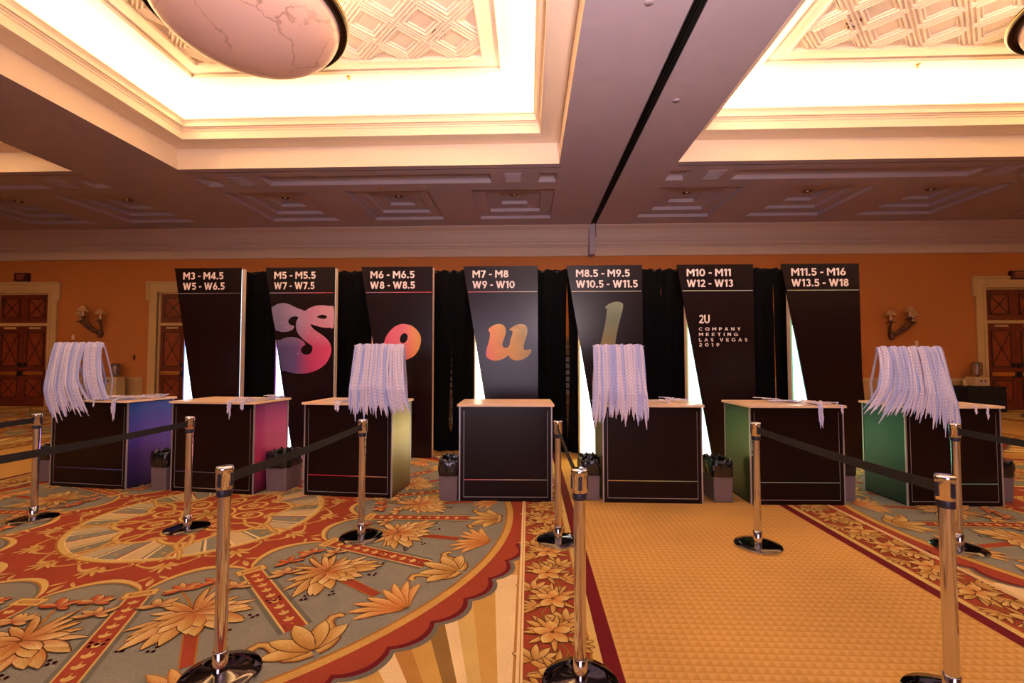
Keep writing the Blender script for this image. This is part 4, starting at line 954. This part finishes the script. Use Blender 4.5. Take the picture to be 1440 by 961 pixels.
# rack 1: leftmost counter, its left part hangs beyond the corner
rack(1, -5.90, -5.20, 5.47, 5.38, 1.738, -5.745, -5.0, lambda f: (.86 + .05 * sin(f * 9)) if f < .30 else (.93 + .03 * sin(f * 20)) if f < .62 else CT + .01, 'leftmost lanyard rack on the counter with the blue side', 'white and blue woven lanyard hanging on the rack over the leftmost counter', 40, 26, 8, 11, pole=.62, surf=lambda f: f > .66, yclear=.095)
rack(3, -1.99, -1.415, 5.18, 5.13, 1.703, -2.01, -1.29, lambda f: .97 - .05 * (abs(f - .62) < .06), 'lanyard rack on the counter with the yellow-green side', 'white and blue woven lanyard hanging on the rack over the yellow-green sided counter', 30, 18, 8, 12, pole=.45, yclear=.085)
rack(5, .73, 1.265, 5.10, 5.10, 1.693, .67, 1.29, lambda f: .95 - .06 * (f < .2) - .03 * (f > .5), 'lanyard rack on the counter with the olive side', 'white and blue woven lanyard hanging on the rack over the olive sided counter', 30, 18, 8, 13, pole=.5, yclear=.085)
rack(7, 3.80, 4.47, 5.10, 5.10, 1.668, 3.50, 4.50, lambda f: 1.01 - .10 * f - .08 * (f > .72), 'lanyard rack on the counter with the teal side', 'white and blue woven lanyard hanging on the rack over the teal sided counter', 36, 22, 8, 14, pole=.5, yclear=.085)
# loose lanyards lying on the tops, some over the front edge
def loose(ci, spots, lab, seed):
    rr = random.Random(seed); t, W = counters[ci]; rz = t.rotation_euler.z; ox, oy = t.location.x, t.location.y
    for (u, v, n, dang) in spots:
        for k in range(n):
            x = u + rr.uniform(-.05, .05); y = v + rr.uniform(-.03, .03); a = rr.uniform(0, 6.28); pts = []
            z = CT + .006 + .009 * (k % 4)
            if dang:
                drop = dang * rr.uniform(.45, 1.05); x = u + rr.uniform(-.03, .03)
                for q in range(5): pts.append((x + rr.uniform(-.01, .01) + (4 - q) * rr.uniform(.0, .02), .14 - q * .04, z))
                pts.append((x, -.05, CT + .003)); pts.append((x, -.054, CT - .02))
                for q in range(1, 7): pts.append((x + .004 * sin(q * 2 + k), -.054 - .001 * q, CT - .02 - drop * q / 6))
            else:
                for q in range(11):
                    x = max(-W + .03, min(W - .03, x)); y = max(.03, min(.57, y)); pts.append((x, y, z + .006 * sin(q * 1.7 + k) ** 2))
                    a += rr.uniform(-.9, .9); x += .035 * cos(a); y += .030 * sin(a)
            P = [(ox + p[0] * cos(rz) - p[1] * sin(rz), oy + p[0] * sin(rz) + p[1] * cos(rz), p[2]) for p in pts]
            def side(i_):
                a_, b_ = P[max(0, i_ - 1)], P[min(len(P) - 1, i_ + 1)]; dx, dy = b_[0] - a_[0], b_[1] - a_[1]; l = math.hypot(dx, dy)
                if l < .012 or dang: return (cos(rz), sin(rz), 0)
                return (-dy / l, dx / l, 0)
            o = ribbon(P, .014, .004, side).build('lanyard', M['lanyard']); tag(o, lab, 'lanyard', 'loose lanyards on the counters')
W0 = counters[0][1]
loose(0, [(W0 - .55, .10, 6, 0), (W0 - .35, .18, 9, 0), (W0 - .2, .32, 7, 0), (W0 - .08, .48, 6, 0), (W0 - .14, 0, 7, .22), (W0 - .42, 0, 1, .08), (W0 - .72, 0, 1, .16)], 'woven lanyard lying loose on top of the leftmost counter', 21)
loose(1, [(W0 - .22, .20, 3, 0), (W0 - .10, .35, 6, 0), (W0 - .02, .52, 6, 0), (W0 - .30, 0, 2, .20), (W0 - .12, 0, 2, .10)], 'woven lanyard lying loose on the magenta sided counter', 22)
loose(2, [(-.10, .15, 4, 0), (-.12, 0, 3, .10)], 'woven lanyard lying loose on the yellow-green sided counter', 23)
loose(4, [(.22, .30, 5, 0), (.32, .40, 4, 0)], 'woven lanyard lying loose on the olive sided counter', 24)
loose(5, [(.05, .40, 5, 0), (.20, .25, 6, 0), (.30, .12, 4, 0), (.24, 0, 3, .22), (.44, 0, 1, .08)], 'woven lanyard lying loose on the bright green sided counter', 25)
loose(6, [(.22, 0, 1, .08), (.33, 0, 1, .12)], 'woven lanyard hanging over the edge of the teal sided counter', 26)

# ================================================================== STANCHIONS
PH = 1.02
def make_post():
    t = empty('stanchion')
    MB().lathe([(.001, .0), (.178, .0), (.182, .004), (.182, .016)], 64).build('base_rim', M['chrome'], t)
    MB().lathe([(.182, .016), (.176, .024), (.12, .030), (.05, .036), (.036, .040), (.001, .040)], 64).build('base_cover', M['chromedark'], t)
    MB().lathe([(.034, .036), (.034, .13), (.030, .134)], 32).build('sleeve', M['chrome'], t)
    MB().lathe([(.0285, .13), (.0285, .88)], 32).build('pole', M['chrome'], t)
    MB().lathe([(.033, .875), (.0345, .88), (.0345, .905), (.033, .91)], 32).build('collar', M['collar'], t)
    MB().lathe([(.030, .905), (.038, .912), (.038, .995), (.040, 1.0), (.040, 1.012), (.037, PH), (.001, PH)], 32).build('belt_head', M['chrome'], t)
    for k in range(4):
        a = k * pi / 2 + .0; mb = B(-.009, .009, -.0415, -.036, .925, .99); o = mb.build('belt_slot', M['collar'], t, rz=a, bevel=.002)
    return t
posts = [(-4.755, 4.267), (-3.102, 4.09), (-1.448, 3.952), (.251, 3.936), (1.894, 3.893), (3.50, 3.892), (-1.50, 2.22), (.245, 2.23), (1.90, 2.17), (-4.75, 2.25), (-3.15, 2.24), (3.55, 2.2)]
plab = ['chrome stanchion in front of the leftmost counter', 'chrome stanchion in front of the magenta sided counter', 'chrome stanchion in front of the yellow-green sided counter', 'chrome stanchion right of the bare middle counter',
  'chrome stanchion in front of the bright green sided counter', 'chrome stanchion in front of the teal sided counter', 'nearest chrome stanchion standing on the round carpet medallion, left foreground', 'nearest chrome stanchion standing on the flowered carpet border', 'nearest chrome stanchion on the gold carpet at the right foreground',
  'chrome stanchion beyond the left edge, nearest the wall side', 'chrome stanchion just beyond the left edge in the front row', 'chrome stanchion just beyond the right edge in the front row']
proto = make_post(); P = []
for i, (x, y) in enumerate(posts):
    o = proto if i == 0 else copy_tree(proto); o.location = (x, y, 0); tag(o, plab[i], 'stanchion', 'chrome belt stanchions'); P.append(o)
def belt(i, j, sag=.012):
    """belt drawn from post i to post j, part of post i"""
    a, b = posts[i], posts[j]; L = math.dist(a, b); d = ((b[0] - a[0]) / L, (b[1] - a[1]) / L); nx, ny = -d[1] * .0015, d[0] * .0015; mb = MB(); n = 12
    for k in range(n + 1):
        s = .038 + (L - .076) * k / n; z = .958 - sag * 4 * (k / n) * (1 - k / n)
        for sx in (1, -1):
            for dz in (-.025, .025): mb.v.append((d[0] * s + nx * sx, d[1] * s + ny * sx, z + dz))
    mb.f = [(4 * k + q, 4 * k + 4 + q, 4 * k + 4 + r, 4 * k + r) for k in range(n) for q, r in ((0, 1), (1, 3), (3, 2), (2, 0))]; mb.sm = [False] * len(mb.f)
    mb.build('belt', M['belt'], P[i])
for i, j in ((6, 2), (7, 3), (8, 4), (9, 0), (10, 1), (11, 5)): belt(i, j)

# ================================================================== BINS with black liners
def bin_(x, y, rz, lab, w_=.21, d=.34, seed=1):
    rr = random.Random(seed)
    t = empty('waste_bin', (x, y, 0), rz, lab, 'waste bin', 'slim grey waste bins beside the counters')
    mb = MB(); h = .40
    for z, s in ((0, .92), (h, 1)):
        mb.v += [(-w_ / 2 * s, -d / 2 * s, z), (w_ / 2 * s, -d / 2 * s, z), (w_ / 2 * s, d / 2 * s, z), (-w_ / 2 * s, d / 2 * s, z)]
    mb.f = [(3, 2, 1, 0)] + [(k, (k + 1) % 4, 4 + (k + 1) % 4, 4 + k) for k in range(4)]; mb.sm = [False] * 5
    o = mb.build('bin_body', M['bin'], t, bevel=.012)
    mb = MB(); n = 56; rows = [(.275, 1.03, .004), (.29, 1.07, .010), (.33, 1.07, .012), (.37, 1.07, .012), (.41, 1.06, .010), (.445, 1.02, .016), (.455, .96, .018), (.43, .90, .012), (.36, .86, .01), (.20, .80, .005)]
    ph = [rr.uniform(0, 6) for _ in range(8)]
    for z, s, am in rows:
        for k in range(n):
            a = 2 * pi * k / n; ca, sa = cos(a), sin(a); q = (abs(ca) ** 8 + abs(sa) ** 8) ** (-1 / 8)
            bump_ = .45 * am * (sin(a * 7 + ph[0] + z * 30) + .7 * sin(a * 13 + ph[1] - z * 50) + .5 * sin(a * 23 + ph[2])) * .6
            mb.v.append((ca * q * (w_ / 2 * s + bump_), sa * q * (d / 2 * s + bump_), z + am * sin(a * 9 + ph[3]) * .5 + am * .5 * sin(a * 17 + ph[4])))
    mb.f = [(i * n + k, i * n + (k + 1) % n, (i + 1) * n + (k + 1) % n, (i + 1) * n + k) for i in range(len(rows) - 1) for k in range(n)]; mb.sm = [True] * len(mb.f)
    mb.build('bin_liner', M['bag'], t)
bin_(-6.10, 5.75, -.1, 'waste bin half hidden left of the leftmost counter', seed=1)
bin_(-4.34, 5.42, -.1, 'waste bin between the leftmost counter and the next one', seed=2)
bin_(-2.93, 5.42, -.1, 'waste bin right of the magenta sided counter', w_=.27, seed=3)
bin_(-.875, 5.14, 0, 'waste bin at the left of the bare middle counter', seed=4)
bin_(.68, 5.22, 0, 'waste bin at the left of the olive sided counter', seed=5)
bin_(2.10, 5.20, 0, 'waste bin at the left of the bright green sided counter', seed=6)
bin_(3.46, 5.30, 0, 'waste bin at the right of the bright green sided counter', seed=7)
bin_(5.12, 5.30, 0, 'waste bin at the right of the teal sided counter', seed=8)

# ================================================================== WALL THINGS
def exit_sign(x, z, lab):
    t = empty('exit_sign', (x, WY - .09, z), 0, lab, 'exit sign', 'exit signs above the doors')
    B(-.23, .23, -.03, .088, -.135, .135).build('housing', M['exit'], t, bevel=.01)
    text_obj('lettering', 'EXIT', -.13, -.085, .17, .26, M['exitlet'], t, -.032)
exit_sign(-16.80, 4.265, 'dark red EXIT sign above the door at the far left'); exit_sign(15.03, 4.125, 'dark red EXIT sign above the door at the far right')
def sconce(x, mir, lab, dz=0):
    t = empty('wall_sconce', (x, WY, 2.26 + dz), 0, lab, 'wall lamp', 'bronze three-candle sconces on the wall'); m = mir
    arm_pts = [((-.38, -.30, .60), (-.20, -.12, .22)), ((-.55, -.20, .48), (-.30, -.10, .18)), ((.13, -.22, .50), (.12, -.10, .22))]
    MB().lathe([(.001, -.02), (.05, .0), (.085, .08), (.09, .16), (.06, .24), (.03, .28)], 16).build('backplate', M['bronze'], t, loc=(0, -.07, 0))
    for (ex, ey, ez), (mx_, my_, mz) in arm_pts:
        p0 = (0, -.08, .12); p1 = (m * mx_, my_, mz); p2 = (m * ex, ey, ez); pts = []
        for q in range(9):
            s = q / 8; pts.append(tuple((1 - s) ** 2 * p0[j] + 2 * s * (1 - s) * p1[j] + s * s * p2[j] for j in range(3)))
        a = MB().tube(pts, [.05 - .002 * q for q in range(9)], 8).build('arm', M['bronze'], t)
        MB().lathe([(.02, -.02), (.05, .0), (.13, .02), (.13, .03), (.05, .035), (.06, .08), (.001, .085)], 16).build('cup', M['bronze'], a, loc=(m * ex, ey, ez))
        MB().lathe([(.026, .08), (.026, .30), (.001, .30)], 12).build('candle', M['candle'], a, loc=(m * ex, ey, ez))
        MB().lathe([(.155, .24), (.06, .40), (.055, .40), (.145, .245)], 20).build('lamp_shade', M['shade'], a, loc=(m * ex, ey, ez))
sconce(-14.05, 1, 'bronze sconce with three pale shades on the left part of the wall'); sconce(11.20, -1, 'bronze sconce with three pale shades on the right part of the wall', -.12)
def cooler(x, z0, lab):
    t = empty('water_cooler', (x, WY - .32, z0), 0, lab, 'water cooler'); h = .97 - z0 if z0 < .2 else .27
    B(-.19, .19, -.17, .17, 0, h).build('cabinet', M['cooler'], t, bevel=.02)
    B(-.13, .13, -.18, -.17, h - .22, h - .10).build('tap_recess', M['cornice'], t)
    for s in (-1, 1): B(s * .06 - .015, s * .06 + .015, -.21, -.18, h - .14, h - .10).build('tap', M['dark'], t)
    pr = [(.06, .0), (.08, .03), (.135, .06)] + [(.135 - (.008 if k % 2 else 0), .08 + k * .045) for k in range(8)] + [(.10, .43), (.001, .44)]
    MB().lathe(pr, 24, z0=h).build('bottle', M['bottle'], t)
cooler(-13.25, 0, 'water cooler with upturned bottle by the wall on the left')
tb = empty('side_table', (13.35, WY - .42, 0), 0, 'black clothed table under the water cooler at the right', 'table')
B(-.55, .55, -.3, .3, .0, .745).build('table_cloth', M['cloth'], tb, bevel=.02)
cooler(13.45, .747, 'tabletop water cooler with upturned bottle on the black table')
t = empty('cup_caddy', (12.98, WY - .45, .747), 0, 'small pale canister beside the tabletop water cooler', 'canister')
MB().lathe([(.001, 0), (.05, 0), (.05, .16), (.03, .17), (.03, .21), (.001, .215)], 16).build('canister_body', M['cooler'], t)
t = empty('litter_bin', (-13.72, WY - .3, 0), 0, 'round dark litter bin beside the water cooler on the left', 'waste bin')
MB().lathe([(.16, .0), (.19, .70), (.20, .72), (.17, .74), (.15, .60)], 24).build('bin_body', M['dark'], t)
mb = MB()
for k in range(9): a = k * .7; mb.tube([(.13 * cos(a), .13 * sin(a), .6), (.17 * cos(a), .17 * sin(a), .80 + .06 * sin(k * 2.3))], .02, 5)
mb.build('liner_folds', M['bag'], t)
def plate(x, z, w_, h, m_, lab): tag(B(x - w_ / 2, x + w_ / 2, WY - .02, WY, z - h / 2, z + h / 2).build('wall_plate', m_, bevel=.004), lab, 'wall plate')
plate(-15.03, 2.27, .09, .16, M['pale'], 'small pale plate on the wall beside the far left door'); plate(-12.93, 1.60, .07, .17, M['bronze'], 'small dark plate on the wall above the left water cooler'); plate(11.99, 2.02, .10, .17, M['pale'], 'small pale plate on the wall right of the right sconce')
